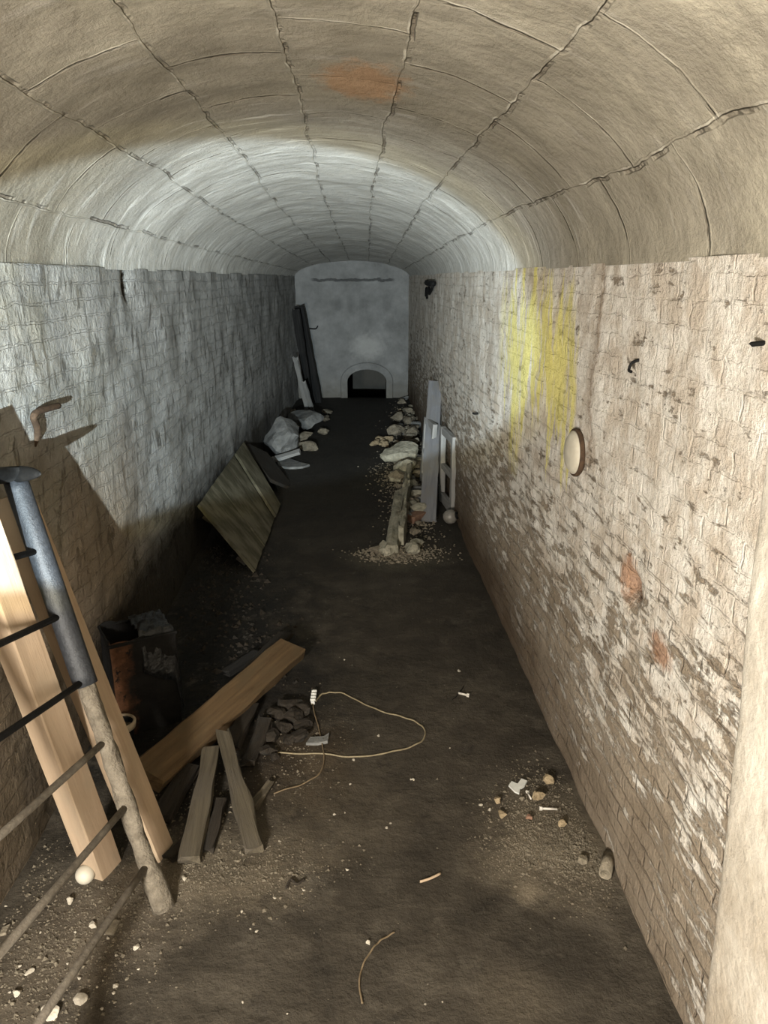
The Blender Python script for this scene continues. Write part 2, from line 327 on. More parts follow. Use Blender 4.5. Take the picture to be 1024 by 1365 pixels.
def plank_mesh(L, w, t, seed=0, seg=14, rough=.002, jag0=0., jag1=0., taper=1.0, bow=0.0, chamf=.12, seq=6):
    """a board along +X: width w along Y, thickness t along Z, worn edges, broken ends"""
    r = random.Random(seed); bm = bmesh.new(); rings = []
    c = min(w, t)*chamf
    prof = []
    for sx, sy in ((-1, -1), (1, -1), (1, 1), (-1, 1)):
        prof += [(sx*(w/2-c), sy*t/2, sx, sy), (sx*w/2, sy*(t/2-c), sx, sy)] if sx*sy > 0 else [(sx*w/2, sy*(t/2-c), sx, sy), (sx*(w/2-c), sy*t/2, sx, sy)]
    # order the eight points round the section
    prof.sort(key=lambda p: math.atan2(p[1]/t, p[0]/w))
    n = len(prof)
    for i in range(seg+1):
        u = i/seg; k = 1+(taper-1)*u; ring = []
        for j, (a, b, *_s) in enumerate(prof):
            x = L*u
            if i == 0: x += jag0*r.uniform(0, 1)
            if i == seg: x -= jag1*r.uniform(0, 1)
            nz = mn.noise(Vector((x*5+seed*3.1, j*1.7, seed)))*rough*3
            ring.append(bm.verts.new((x, a*k+nz, b*k+bow*4*u*(1-u)+mn.noise(Vector((x*4+9, j*2.3, seed+4)))*rough*2)))
        rings.append(ring)
    for i in range(seg):
        for j in range(n): bm.faces.new((rings[i][j], rings[i][(j+1) % n], rings[i+1][(j+1) % n], rings[i+1][j]))
    for ring, fl_ in ((rings[0], True), (rings[-1], False)):
        cx_ = sum((v.co for v in ring), Vector())/n; cv = bm.verts.new(cx_)
        for j in range(n): bm.faces.new((cv, ring[(j+1) % n], ring[j]) if fl_ else (cv, ring[j], ring[(j+1) % n]))
    bmesh.ops.recalc_face_normals(bm, faces=bm.faces)
    me = bpy.data.meshes.new('board'); bm.to_mesh(me); bm.free(); return me
def board(name, P0, P1, w, t, wdir, mat, parent=None, label=None, cat=None, group=None, **k):
    m, L = frame(P0, P1, wdir); o = link(name, plank_mesh(L, w, t, **k), mat, parent, m)
    return tag(o, label, cat, group)
def tube_mesh(pts, r, n=10, caps=True, rough=0.0, seed=0):
    bm = bmesh.new(); pts = [Vector(p) for p in pts]; rings = []; pr = None
    for i, p in enumerate(pts):
        d = (pts[min(i+1, len(pts)-1)]-pts[max(i-1, 0)]).normalized()
        if pr is None: a = d.orthogonal().normalized()
        else: a = (pr-d*pr.dot(d)).normalized()
        pr = a; b = d.cross(a); rr = r[i] if isinstance(r, (list, tuple)) else r
        ring = []
        for j in range(n):
            an = 2*PI*j/n; q = rr
            if rough: q += mn.noise(p*14+Vector((math.cos(an)*.8, math.sin(an)*.8, seed)))*rough
            ring.append(bm.verts.new(p+a*math.cos(an)*q+b*math.sin(an)*q))
        rings.append(ring)
    for i in range(len(rings)-1):
        for j in range(n): bm.faces.new((rings[i][j], rings[i][(j+1) % n], rings[i+1][(j+1) % n], rings[i+1][j]))
    if caps: bm.faces.new(rings[0][::-1]); bm.faces.new(rings[-1])
    bmesh.ops.recalc_face_normals(bm, faces=bm.faces)
    me = bpy.data.meshes.new('tube'); bm.to_mesh(me); bm.free(); return me
def local(me, loc):
    me.transform(Matrix.Translation(-Vector(loc))); return Matrix.Translation(Vector(loc))
def tube(name, pts, r, mat, parent=None, smooth=True, **k):
    me = tube_mesh(pts, r, **k); m = local(me, pts[0]); return link(name, me, mat, parent, m, smooth)
def spline(P, n=8):
    P = [Vector(p) for p in P]; out = []
    for i in range(len(P)-1):
        a = P[max(i-1, 0)]; b = P[i]; c = P[i+1]; d = P[min(i+2, len(P)-1)]
        for k in range(n):
            t = k/n; out.append(.5*((2*b)+(c-a)*t+(2*a-5*b+4*c-d)*t*t+(3*b-3*c+d-a)*t**3))
    out.append(P[-1]); return out
def rock_mesh(rx, ry, rz, seed, sub=3, cuts=13):
    r = random.Random(seed); bm = bmesh.new(); bmesh.ops.create_icosphere(bm, subdivisions=sub, radius=1)
    for _ in range(cuts):
        d = Vector((r.gauss(0, 1), r.gauss(0, 1), r.gauss(0, 1))).normalized(); h = r.uniform(.42, .8)
        for v in bm.verts:
            e = v.co.dot(d)
            if e > h: v.co -= d*(e-h)
    for v in bm.verts:
        v.co *= 1+.16*mn.noise(v.co*1.9+Vector((seed, 0, 0)))+.10*mn.noise(v.co*5+Vector((seed, 7, 0))); v.co = Vector((v.co.x*rx, v.co.y*ry, v.co.z*rz))
    lo = min(v.co.z for v in bm.verts)
    for v in bm.verts: v.co.z -= lo
    me = bpy.data.meshes.new('stone'); bm.to_mesh(me); bm.free(); return me
def rock(name, P, rx, ry, rz, mat, seed, label, cat, group=None, sink=.15, rot=None, **k):
    rot = R_.uniform(0, 6) if rot is None else rot
    o = link(name, rock_mesh(rx, ry, rz, seed, **k), mat, None, Matrix.Translation(Vector(P)-Vector((0, 0, rz*sink))) @ Matrix.Rotation(rot, 4, 'Z'))
    return tag(o, label, cat, group)
def lathe_mesh(prof, n=28):
    bm = bmesh.new(); rings = [[bm.verts.new((r*math.cos(2*PI*j/n), r*math.sin(2*PI*j/n), z)) for j in range(n)] for r, z in prof]
    for i in range(len(rings)-1):
        for j in range(n): bm.faces.new((rings[i][j], rings[i][(j+1) % n], rings[i+1][(j+1) % n], rings[i+1][j]))
    for ring in (rings[0], rings[-1]):
        try: bm.faces.new(ring)
        except ValueError: pass
    bmesh.ops.remove_doubles(bm, verts=bm.verts, dist=1e-5); bmesh.ops.recalc_face_normals(bm, faces=bm.faces)
    me = bpy.data.meshes.new('turned'); bm.to_mesh(me); bm.free(); return me
def slab_mesh(poly, t, bulge=0.0):
    """flat piece with the given (x, y) outline and thickness t"""
    bm = bmesh.new(); lo = [bm.verts.new((x, y, 0)) for x, y in poly]; hi = [bm.verts.new((x, y, t+bulge*R_.uniform(-1, 1))) for x, y in poly]
    n = len(poly); bm.faces.new(lo[::-1]); bm.faces.new(hi)
    for i in range(n): bm.faces.new((lo[i], lo[(i+1) % n], hi[(i+1) % n], hi[i]))
    bmesh.ops.recalc_face_normals(bm, faces=bm.faces)
    me = bpy.data.meshes.new('slab'); bm.to_mesh(me); bm.free(); return me
def slab_px(name, pts, t, mat, z=0.0, **lab):
    P = [fl(*p) for p in pts]; c = sum(P, Vector())/len(P)
    o = link(name, slab_mesh([(q.x-c.x, q.y-c.y) for q in P], t), mat, None, Matrix.Translation((c.x, c.y, z))); return tag(o, **lab)

# ------------------------------------------------------------------ the shell
def grid_obj(name, X, Y, Z, U, V, mat, kind='structure', flip=False):
    n, m = X.shape; co = np.stack([X, Y, Z], -1).reshape(-1, 3)
    idx = np.arange(n*m).reshape(n, m); f = np.stack([idx[:-1, :-1], idx[1:, :-1], idx[1:, 1:], idx[:-1, 1:]], -1).reshape(-1, 4)
    if flip: f = f[:, ::-1]
    me = bpy.data.meshes.new(name); me.from_pydata(co.tolist(), [], f.tolist())
    uv = me.uv_layers.new(name='UVMap'); uvs = np.stack([U, V], -1).reshape(-1, 2)
    li = np.empty(len(me.loops), dtype=np.int32); me.loops.foreach_get('vertex_index', li)
    uv.data.foreach_set('uv', uvs[li].astype(np.float32).ravel())
    me.polygons.foreach_set('use_smooth', np.ones(len(me.polygons), dtype=bool))
    o = bpy.data.objects.new(name, me); C.objects.link(o); me.materials.append(mat)
    if kind: o['kind'] = kind
    return o
ys = [YB]
while ys[-1] < YE: ys.append(ys[-1]+(.06 if ys[-1] < .9 else .018+.0085*max(0, ys[-1])))
ys[-1] = YE; ys = np.array(ys)
XL_ = np.array([xl(y) for y in ys]); XR_ = np.array([xr(y) for y in ys])
zs = np.linspace(-.03, SPR+.01, 116)
Yg, Zg = np.meshgrid(ys, zs, indexing='ij')
D = .028*fbm(Yg*2.2, Zg*2.2, 2, .5)+.006*fbm(Yg*11, Zg*14, 4, .65)
p = wl(170, 381); D -= .05*np.exp(-(((Yg-p.y)/.05)**2+((Zg-p.z)/.09)**2))
grid_obj('wall_left', XL_[:, None]+D, Yg, Zg, Yg, Zg, m_wall_left())
D = .014*fbm(Yg*3.3+9, Zg*3, 4)+.006*fbm(Yg*9, Zg*26, 3)
p = wr(842, 786); D -= .05*np.exp(-(((Yg-p.y)/.05)**2+((Zg-p.z)/.05)**2))
grid_obj('wall_right', XR_[:, None]-D, Yg, Zg, Yg, Zg, m_wall_right(), flip=True)
th = np.linspace(0, PI, 97); pu = -np.cos(th); ph = np.sin(th)**1.12
Yc, Pu = np.meshgrid(ys, pu, indexing='ij'); Ph = np.meshgrid(ys, ph, indexing='ij')[1]
A_ = (XR_-XL_)/2; X0 = (XR_+XL_)/2; B_ = np.array([rise(y) for y in ys])
arc = np.concatenate([[0], np.cumsum(np.hypot(np.diff(pu)*1.155, np.diff(ph)*.66))])
CS0 = float(np.interp(0.0, pu*1.155-.165, arc)); 
joint = float(np.interp(.18, pu*1.155-.165, arc)); S_ = arc - joint + .385*8
CS0 = CS0 - joint + .385*8
Sg = np.meshgrid(ys, S_, indexing='ij')[1]
D = .022*fbm(Yc*2.4, Sg*2.4, 5)+.012*vnoise(Yc*1.6, np.floor(Sg/.385)*7.3)
grid_obj('ceiling', X0[:, None]+A_[:, None]*Pu*(1-D*.5), Yc, SPR+B_[:, None]*Ph-D*np.sin(np.meshgrid(ys, th, indexing='ij')[1]), Yc, Sg, m_ceiling())
xs = np.linspace(-1.42, 1.12, 128); Yf, Xf = np.meshgrid(ys, xs, indexing='ij')
D = .014*fbm(Xf*2.2, Yf*2.2, 4)+.004*fbm(Xf*14, Yf*14, 3)
def mound(px, py, rx, ry, h):
    q = fl(px, py); return h*np.exp(-(((Xf-q.x)/rx)**2+((Yf-q.y)/ry)**2))
D += mound(735, 1108, .22, .32, .018)+mound(250, 1120, .25, .3, .012)
D = np.where(Yf < 1.2, D*.5, D)
FZ = D
def fz(x, y):
    i = min(max(int(np.searchsorted(ys, y)), 1), len(ys)-1); j = min(max(int(np.searchsorted(xs, x)), 1), len(xs)-1)
    u = (y-ys[i-1])/(ys[i]-ys[i-1]); v = (x-xs[j-1])/(xs[j]-xs[j-1])
    return float((FZ[i-1, j-1]*(1-u)+FZ[i, j-1]*u)*(1-v)+(FZ[i-1, j]*(1-u)+FZ[i, j]*u)*v)
def g(px, py, dz=0.0):
    q = fl(px, py); z = fz(q.x, q.y); q = fl(px, py, z); q.z = fz(q.x, q.y)+dz; return q
def gp(x, y, dz=0.0): return Vector((x, y, fz(x, y)+dz))
grid_obj('floor', Xf, Yf, FZ, Xf, Yf, m_floor(), flip=True)

# far end wall with a low arched opening, its raised surround and the dark chamber behind it
ew = m_endwall()
o0, o1, otop = aty(463, 500, YE).x, aty(515, 500, YE).x, aty(490, 492, YE).z
ocx, orr = (o0+o1)/2, (o1-o0)/2; osp = otop-orr*.62
def otopz(x): return osp+(otop-osp)*math.sqrt(max(0, 1-((x-ocx)/orr)**2))
def vtop(x): u = min(1, abs((x-X0[-1])/A_[-1])); t = math.acos(u); return SPR+B_[-1]*(math.sin(t)**1.12)
cols = sorted(set([X0[-1]-A_[-1]+2*A_[-1]*i/70 for i in range(71)]+[o0, o1]+[ocx-orr*math.cos(PI*i/16) for i in range(17)]))
bm = bmesh.new(); uvl = bm.loops.layers.uv.new('UVMap')
def colverts(x, z0, nrow=40): return [bm.verts.new((x, YE+.02*fbm(np.array(x*3.), np.array((z0+(vtop(x)+.01-z0)*k/nrow)*3.), 4), z0+(vtop(x)+.01-z0)*k/nrow)) for k in range(nrow+1)]
for i in range(len(cols)-1):
    a, b = cols[i], cols[i+1]; ins = (a+b)/2 > o0 and (a+b)/2 < o1
    A, B = colverts(a, otopz(a) if ins else -.03), colverts(b, otopz(b) if ins else -.03)
    for k in range(40): bm.faces.new((A[k], B[k], B[k+1], A[k+1]))
bmesh.ops.remove_doubles(bm, verts=bm.verts, dist=1e-4)
hole = [(o0, -.03), (o0, osp)]+[(ocx-orr*math.cos(PI*i/16), otopz(ocx-orr*math.cos(PI*i/16))) for i in range(1, 16)]+[(o1, osp), (o1, -.03)]
for (a, c), (b, d) in zip(hole[:-1], hole[1:]):
    bm.faces.new([bm.verts.new(v) for v in ((a, YE-.01, c), (b, YE-.01, d), (b, YE+.30, d), (a, YE+.30, c))])
for f in bm.faces:
    for l in f.loops: l[uvl].uv = (l.vert.co.x, l.vert.co.z)
me = bpy.data.meshes.new('wall_back'); bm.to_mesh(me); bm.free(); me.materials.append(ew); o = bpy.data.objects.new('wall_back', me); C.objects.link(o); o['kind'] = 'structure'
bm = bmesh.new(); uvl = bm.loops.layers.uv.new('UVMap'); rw = .13
arcp = [(-orr, -.03, -1, 0), (-orr, osp, -1, 0)]+[(-orr*math.cos(PI*i/20), osp+(otop-osp)*math.sin(PI*i/20), -math.cos(PI*i/20), math.sin(PI*i/20)) for i in range(1, 20)]+[(orr, osp, 1, 0), (orr, -.03, 1, 0)]
sec = [(0, 0), (0, -.05), (rw*.9, -.05), (rw, -.03), (rw, 0)]
rg = [[bm.verts.new((ocx+x+nx*s, YE+d-.005, z+nz*s)) for s, d in sec] for x, z, nx, nz in arcp]
for i in range(len(rg)-1):
    for j in range(len(sec)-1): bm.faces.new((rg[i][j], rg[i+1][j], rg[i+1][j+1], rg[i][j+1]))
for f in bm.faces:
    for l in f.loops: l[uvl].uv = (l.vert.co.x, l.vert.co.z)
bmesh.ops.recalc_face_normals(bm, faces=bm.faces)
me = bpy.data.meshes.new('trim_1'); bm.to_mesh(me); bm.free(); me.materials.append(ew); o = bpy.data.objects.new('trim_1', me); C.objects.link(o); o['kind'] = 'structure'
def quad_obj(name, pts, mat, n=12, ax=(0, 2)):
    a, b, c, d = [np.array(q, float) for q in pts]; u = np.linspace(0, 1, n); Ug, Vg = np.meshgrid(u, u, indexing='ij')
    Pt = a*((1-Ug)*(1-Vg))[..., None]+b*(Ug*(1-Vg))[..., None]+c*(Ug*Vg)[..., None]+d*((1-Ug)*Vg)[..., None]
    return grid_obj(name, Pt[..., 0], Pt[..., 1], Pt[..., 2], Pt[..., ax[0]], Pt[..., ax[1]], mat)
YC = YE+7.0; ZC = -1.0
quad_obj('wall_chamber_back', [(-1, YC, ZC), (2, YC, ZC), (2, YC, 1.2), (-1, YC, 1.2)], ew)
quad_obj('wall_chamber_left', [(-1, YE+.28, ZC), (-1, YC, ZC), (-1, YC, 1.2), (-1, YE+.28, 1.2)], ew, ax=(1, 2))
quad_obj('wall_chamber_right', [(2, YE+.28, ZC), (2, YC, ZC), (2, YC, 1.2), (2, YE+.28, 1.2)], ew, ax=(1, 2))
quad_obj('floor_chamber', [(-1, YE+.28, ZC), (2, YE+.28, ZC), (2, YC, ZC), (-1, YC, ZC)], M['darkwood'], ax=(0, 1))
quad_obj('ceiling_chamber', [(-1, YE+.28, 1.2), (2, YE+.28, 1.2), (2, YC, 1.2), (-1, YC, 1.2)], ew, ax=(0, 1))
# closing wall behind the viewer
quad_obj('wall_rear', [(-1.5, YB, -.1), (1.2, YB, -.1), (1.2, YB, 3.1), (-1.5, YB, 3.1)], ew)
# smooth plastered jamb at the near right
zj = np.linspace(-.02, SPR+.03, 60); path = [(.0, -1.9)]+[(.035, y) for y in np.linspace(-1.9, -.06, 40)]+[(.033, -.035), (.026, -.02), (.012, -.008), (-.03, 0.)]
Zj, Dj = np.meshgrid(zj, [q[0] for q in path], indexing='ij'); Yj = np.meshgrid(zj, [q[1] for q in path], indexing='ij')[1]
Yj = Yj+np.where(Yj > -1, 1.55+.085*Zj, 0)*np.clip((Yj+1.9)/1.7, 0, 1)
n = NM('smooth_plaster_jamb', .9, .15); f = n.noise(n.map(n.uv, (2.5, 1, 1)), 3.2, 7, .65)
zz = n.sep(n.uv)[1]; dirt = n.math('MULTIPLY', n.rng(n.math('ADD', zz, n.math('MULTIPLY', n.math('SUBTRACT', n.noise(n.uv, 5, 7, .7), .5), 1.8)), .0, 1.1, 1, 0), .75)
mj = n.done(n.mix(dirt, n.ramp(f, [(.3, (.27, .24, .195)), (.55, (.40, .37, .32)), (.8, (.55, .52, .47))]), (.20, .158, .112)), n.bump(n.noise(n.uv, 16, 6, .65), .012))
grid_obj('pillar_right', .99-Dj-.008*fbm(Yj*4, Zj*3, 4), Yj+.012*fbm(Zj*4, Zj*0+3, 3), Zj, Yj, Zj, mj)

# ------------------------------------------------------------------ ladder
Rr = ray(583, 590).normalized()
U_ = (ray(20, 640).cross(ray(217, 1212))).cross(Rr).normalized(); U_ = U_ if U_.z > 0 else -U_
A0 = g(217, 1210, .0)
def on_stile(px, py):
    d = ray(px, py); a, b, w = d.dot(d), d.dot(U_), A0-CAM
    return (b*d.dot(w)-a*U_.dot(w))/(a-b*b)
LEN = on_stile(20, 640)
lad = empty('ladder', A0, 'iron ladder with a black upper stile and thin rungs leaning on left wall', 'ladder')
def stile(off, name, r0):
    P = A0+off; pts = [P+U_*(LEN*i/40) for i in range(41)]; cut = on_stile(112, 914)
    lo = [q for i, q in enumerate(pts) if LEN*i/40 < cut-.02]+[P+U_*(cut+.03)]
    rr = [r0*(1.18-.3*min(1, i/6)) for i in range(len(lo))]
    s = tube(name, lo, rr, M['crust'], lad, n=14, rough=.014); s['label'] = 'pale crusted lower stile'
    up = [P+U_*(cut+(LEN-cut)*i/20) for i in range(21)]
    t = tube('sleeve', up, .0415, M['blackpipe'], s, n=20); t['label'] = 'black painted pipe over the upper stile'; return s
def link_parent_fix(): pass
back = Rr*(-1.0)
# a part's own children are placed relative to its world matrix
_old = link
def link(name, me, mat, parent=None, M4=None, smooth=False):
    o = bpy.data.objects.new(name, me); C.objects.link(o); me.materials.append(mat)
    if smooth:
        for q in me.polygons: q.use_smooth = True
    M4 = M4 or Matrix(); o.parent = parent
    inv = Matrix()
    q = parent
    while q is not None: inv = inv @ q.matrix_basis.inverted(); q = q.parent
    o.matrix_basis = inv @ M4
    return o
stile(Vector(), 'stile', .036)
stile(back, 'stile', .036)
for k, P in enumerate([(38, 738), (68, 825), (100, 912), (135, 990), (158, 1078), (190, 1155)]):
    q = A0+U_*on_stile(*P)
    rg_ = tube('rung', [q-Rr*(-.01), q-Rr*.2, q-Rr*.5, q+back*1.02], .0125 if k > 2 else .0115, M['blackmetal'] if k < 3 else M['rustrod'], lad, n=10)
    if k < 3: rg_['label'] = 'black iron rung'
    else: rg_['label'] = 'dusty rust coloured rung'
# pointed flat bar across the tops of the stiles
TP = A0+U_*LEN; TIP = aty(53, 632, 2.49)
bm = bmesh.new(); rings = []
N_ = U_.cross(Rr).normalized()
for t, hw, hh in ((-1.04, .05, .022), (-.30, .055, .026), (-.12, .055, .027), (0, .052, .028), (.3, .048, .026), (.6, .036, .021), (.85, .020, .013), (1.0, .005, .005)):
    c0 = TP+Rr*t+U_*.02 if t <= 0 else (TP+U_*.02).lerp(TIP, t)
    rings.append([bm.verts.new(c0+N_*hw*math.cos(2*PI*j/14)+U_*hh*math.sin(2*PI*j/14)) for j in range(14)])
for i in range(len(rings)-1):
    for j in range(14): bm.faces.new((rings[i][j], rings[i][(j+1) % 14], rings[i+1][(j+1) % 14], rings[i+1][j]))
bm.faces.new(rings[0]); bm.faces.new(rings[-1]); bmesh.ops.recalc_face_normals(bm, faces=bm.faces)
me = bpy.data.meshes.new('top_bar'); bm.to_mesh(me); bm.free(); mm = local(me, TP); link('top_bar', me, M['blackmetal'], lad, mm, True)

# ------------------------------------------------------------------ two pale posts leaning behind the ladder
def post(corner_l, corner_m, corner_r, top, label, seed, stop):
    Lc, Mc, Rc = fl(*corner_l), fl(*corner_m), fl(*corner_r); w = (Mc-Lc).length; dep = max(.075, min(.12, (Rc-Mc).length))
    side = (Mc-Lc).normalized(); back_ = Vector((-side.y, side.x, 0))
    foot = Mc-side*w/2+back_*dep/2
    d = ray(*top[:2]); Y = top[2]; tp = CAM+d*(top[2]/d.x) ; 
    v = (tp-Mc).normalized(); L = (stop-foot.z)/v.z
    foot.z = fz(foot.x, foot.y)-.005
    return board('timber_post', foot, foot+v*L, w*.93, dep, side, M['timber'], None, label, 'timber', seed=seed, seg=20, rough=.0012, chamf=.05)
post((110, 1165), (139, 1174), (149, 1145), (0, 803, -1.13), 'square pale timber post left of the ladder stile with its foot by the white ball', 3, 1.75)
post((184, 1149), (215, 1154), (224, 1123), (71, 800, -1.095), 'square pale timber post close behind the black ladder stile', 5, 1.46)

# ------------------------------------------------------------------ small ball by the post
q = g(115, 1175); r_ = .036
me = lathe_mesh([(0.0001, -r_)]+[(r_*math.sin(PI*i/14)*(1-.06*math.cos(PI*i/14)), -r_*math.cos(PI*i/14)) for i in range(1, 14)]+[(.0001, r_)], 24)
tag(link('ball', me, M['egg'], None, Matrix.Translation(q+Vector((0, 0, r_-.003))), True), 'small creamy white ball on the dirt beside the foot of a pale post', 'ball')

# ------------------------------------------------------------------ long plank, dark planks and stakes
PA, PB = fl(192, 1040, .06), fl(391, 862, .13)
ax = (PB-PA).normalized(); side = ax.cross(Vector((0, 0, 1))).normalized()
wd = (side*.93-Vector((0, 0, 1))*.36).normalized()
PA = fl(193, 1040, .09); PB = fl(391, 862, .12)
board('plank', PA, PB, .165, .075, wd, M['plank'], None, 'long thick brown plank lying aslant from the pale post towards the middle of the floor', 'plank', seed=11, seg=24, rough=.003, jag0=.02, jag1=.05, chamf=.08)
board('plank', g(262, 985, .05), g(384, 853, .06), .09, .03, Vector((1, .4, 0)), M['darkwood'], None, 'narrow dark board lying along the far side of the long brown plank', 'plank', seed=12, rough=.004, jag0=.03, jag1=.06)
def stake(a, b, za, zb, w, t, mat, label, seed, **k):
    P0, P1 = g(*a, za), g(*b, zb); d = (P1-P0); sd = d.cross(Vector((0, 0, 1))); k.setdefault('jag0', .03); k.setdefault('jag1', .05); k.setdefault('rough', .005)
    return board('wood_stake', P0, P1, w, t, sd, M[mat], None, label, 'wood', seed=seed, **k)
stake((253, 1160), (284, 1018), .03, .09, .085, .035, 'stake', 'broad weathered grey stake, leftmost of the crossed stakes on the floor', 21, taper=.85)
stake((341, 1143), (298, 1003), .03, .13, .075, .045, 'stake', 'worn brown stake lying crosswise just right of the broad grey stake', 22, taper=.8)
stake((308, 1010), (337, 950), .05, .05, .075, .03, 'darkwood', 'short dark stub between the long plank and the crossed stakes', 23)
stake((330, 1026), (356, 964), .03, .04, .07, .03, 'darkwood', 'dark curved slat right of the crossed stakes', 24, bow=.02)
stake((334, 1082), (364, 1046), .012, .03, .05, .022, 'stake', 'small brown splinter lying right of the crossed stakes', 25, taper=.5)
stake((276, 1140), (297, 1070), .012, .03, .05, .025, 'darkwood', 'thin dark slat lying between the two crossed stakes', 26)
stake((213, 1100), (258, 1030), .02, .05, .09, .03, 'darkwood', 'dark board end lying in the shade under the long brown plank', 27)
stake((222, 1150), (262, 1112), .012, .012, .05, .02, 'darkwood', 'flat brown offcut at the foot of the broad grey stake', 28)
stake((300, 905), (345, 875), .03, .03, .06, .03, 'blackwood', 'black stick lying beside the charred bin', 29)

# ------------------------------------------------------------------ charred bin and plastic sheet
Bq = g(165, 985); Bc = Vector((-1.06, 3.52, fz(-1.06, 3.52)))
F1 = g(162, 985); F2 = g(243, 962); ex = (F2-F1).normalized(); ex.z = 0; ex.normalize(); ey = Vector((-ex.y, ex.x, 0))
wB = (F2-F1).length; dB = .24; hB = aty(153, 860, F1.y).z
bin_ = empty('metal_bin', F1, 'charred open metal bin with a rust orange corner, standing by the left wall', 'bin'); bm4 = Matrix((ex, ey, Vector((0, 0, 1)))).transposed().to_4x4(); bm4.translation = F1
bm = bmesh.new(); NX, NZ = 10, 8
def binpt(u, v, z, o_):
    # outline walks round the four sides; u in 0..4
    s = int(u) % 4; t = u-int(u); x, y = [(t, 0), (1, t), (1-t, 1), (0, 1-t)][s]
    x = x*wB; y = y*dB; cx_, cy_ = wB/2, dB/2; k = o_*(1+.04*z/hB)
    dn = mn.noise(Vector((x*9, y*9, z*8)))*.010*(z/hB+.3)
    return Vector((cx_+(x-cx_)*k+dn, cy_+(y-cy_)*k+dn, z+(mn.noise(Vector((x*12, y*12, 5)))*.03 if z > hB*.9 else 0)))
out = [[bm.verts.new(binpt(4*i/40, 0, hB*k/NZ, 1.0)) for i in range(40)] for k in range(NZ+1)]
inn = [[bm.verts.new(binpt(4*i/40, 0, max(.01, hB*k/NZ), .965)) for i in range(40)] for k in range(NZ+1)]
for L_ in (out, inn):
    for k in range(NZ):
        for i in range(40): bm.faces.new((L_[k][i], L_[k][(i+1) % 40], L_[k+1][(i+1) % 40], L_[k+1][i]))
for i in range(40): bm.faces.new((out[NZ][i], out[NZ][(i+1) % 40], inn[NZ][(i+1) % 40], inn[NZ][i]))
bm.faces.new(out[0][::-1]); bm.faces.new(inn[0]); bmesh.ops.recalc_face_normals(bm, faces=bm.faces)
me = bpy.data.meshes.new('body'); bm.to_mesh(me); bm.free(); link('body', me, M['bin'], bin_, bm4)
def ridge(z, y0=-.006):
    pts = [bm4 @ Vector((x, y, z)) for x, y in ((-.006, y0), (wB+.006, y0), (wB+.006, dB+.006), (-.006, dB+.006), (-.006, y0))]
    return pts
tube('rim', ridge(hB*.985), .009, M['blackmetal'], bin_, smooth=False, n=8, rough=.006)
# crumpled sheet slung over the right corner of the bin
nS = 26; bm = bmesh.new(); vs = []
for i in range(nS):
    row = []
    for j in range(nS):
        u, v = i/(nS-1), j/(nS-1); x = wB*(.45+.62*u); y = -.03+dB*1.15*v
        z = hB+.025; over = 0
        if u > .85: z -= (u-.85)*.9; x -= (u-.85)*.25*wB
        if v < .22: z -= (.22-v)*(.95+.5*u); y += (.22-v)*.08
        cr = mn.noise(Vector((u*5, v*5, 3)))*.022+mn.noise(Vector((u*13, v*13, 8)))*.010
        row.append(bm.verts.new((x+cr*.6, y-abs(cr)*.6-.012, z+cr)))
    vs.append(row)
for i in range(nS-1):
    for j in range(nS-1): bm.faces.new((vs[i][j], vs[i+1][j], vs[i+1][j+1], vs[i][j+1]))
me = bpy.data.meshes.new('sheet'); bm.to_mesh(me); bm.free(); o = link('plastic_sheet', me, M['tarp'], None, bm4.copy(), True)
so = o.modifiers.new('s', 'SOLIDIFY'); so.thickness = .002
tag(o, 'crumpled shiny black plastic sheet slung over the corner of the charred bin', 'sheet')
# grimy pot between the ladder and the bin
q = g(166, 1000); zt = aty(168, 962, q.y).z; rp = .062
t_ = empty('pot', q, 'grimy cream pot with a rolled rim standing behind the pale post', 'pot')
link('bowl', lathe_mesh([(.04, 0), (.048, .01), (rp*.93, zt-.02), (rp, zt), (rp-.006, zt), (rp*.88, zt-.02), (.042, .016), (.0001, .014)]), M['blackmetal'], t_, Matrix.Translation(q), True)
link('rim', lathe_mesh([(rp*.95, zt-.035), (rp+.004, zt-.03), (rp+.007, zt), (rp, zt+.006), (rp-.007, zt), (rp*.93, zt-.02), (rp*.95, zt-.035)]), M['enamel'], t_, Matrix.Translation(q), True)['label'] = 'cream enamel rim'

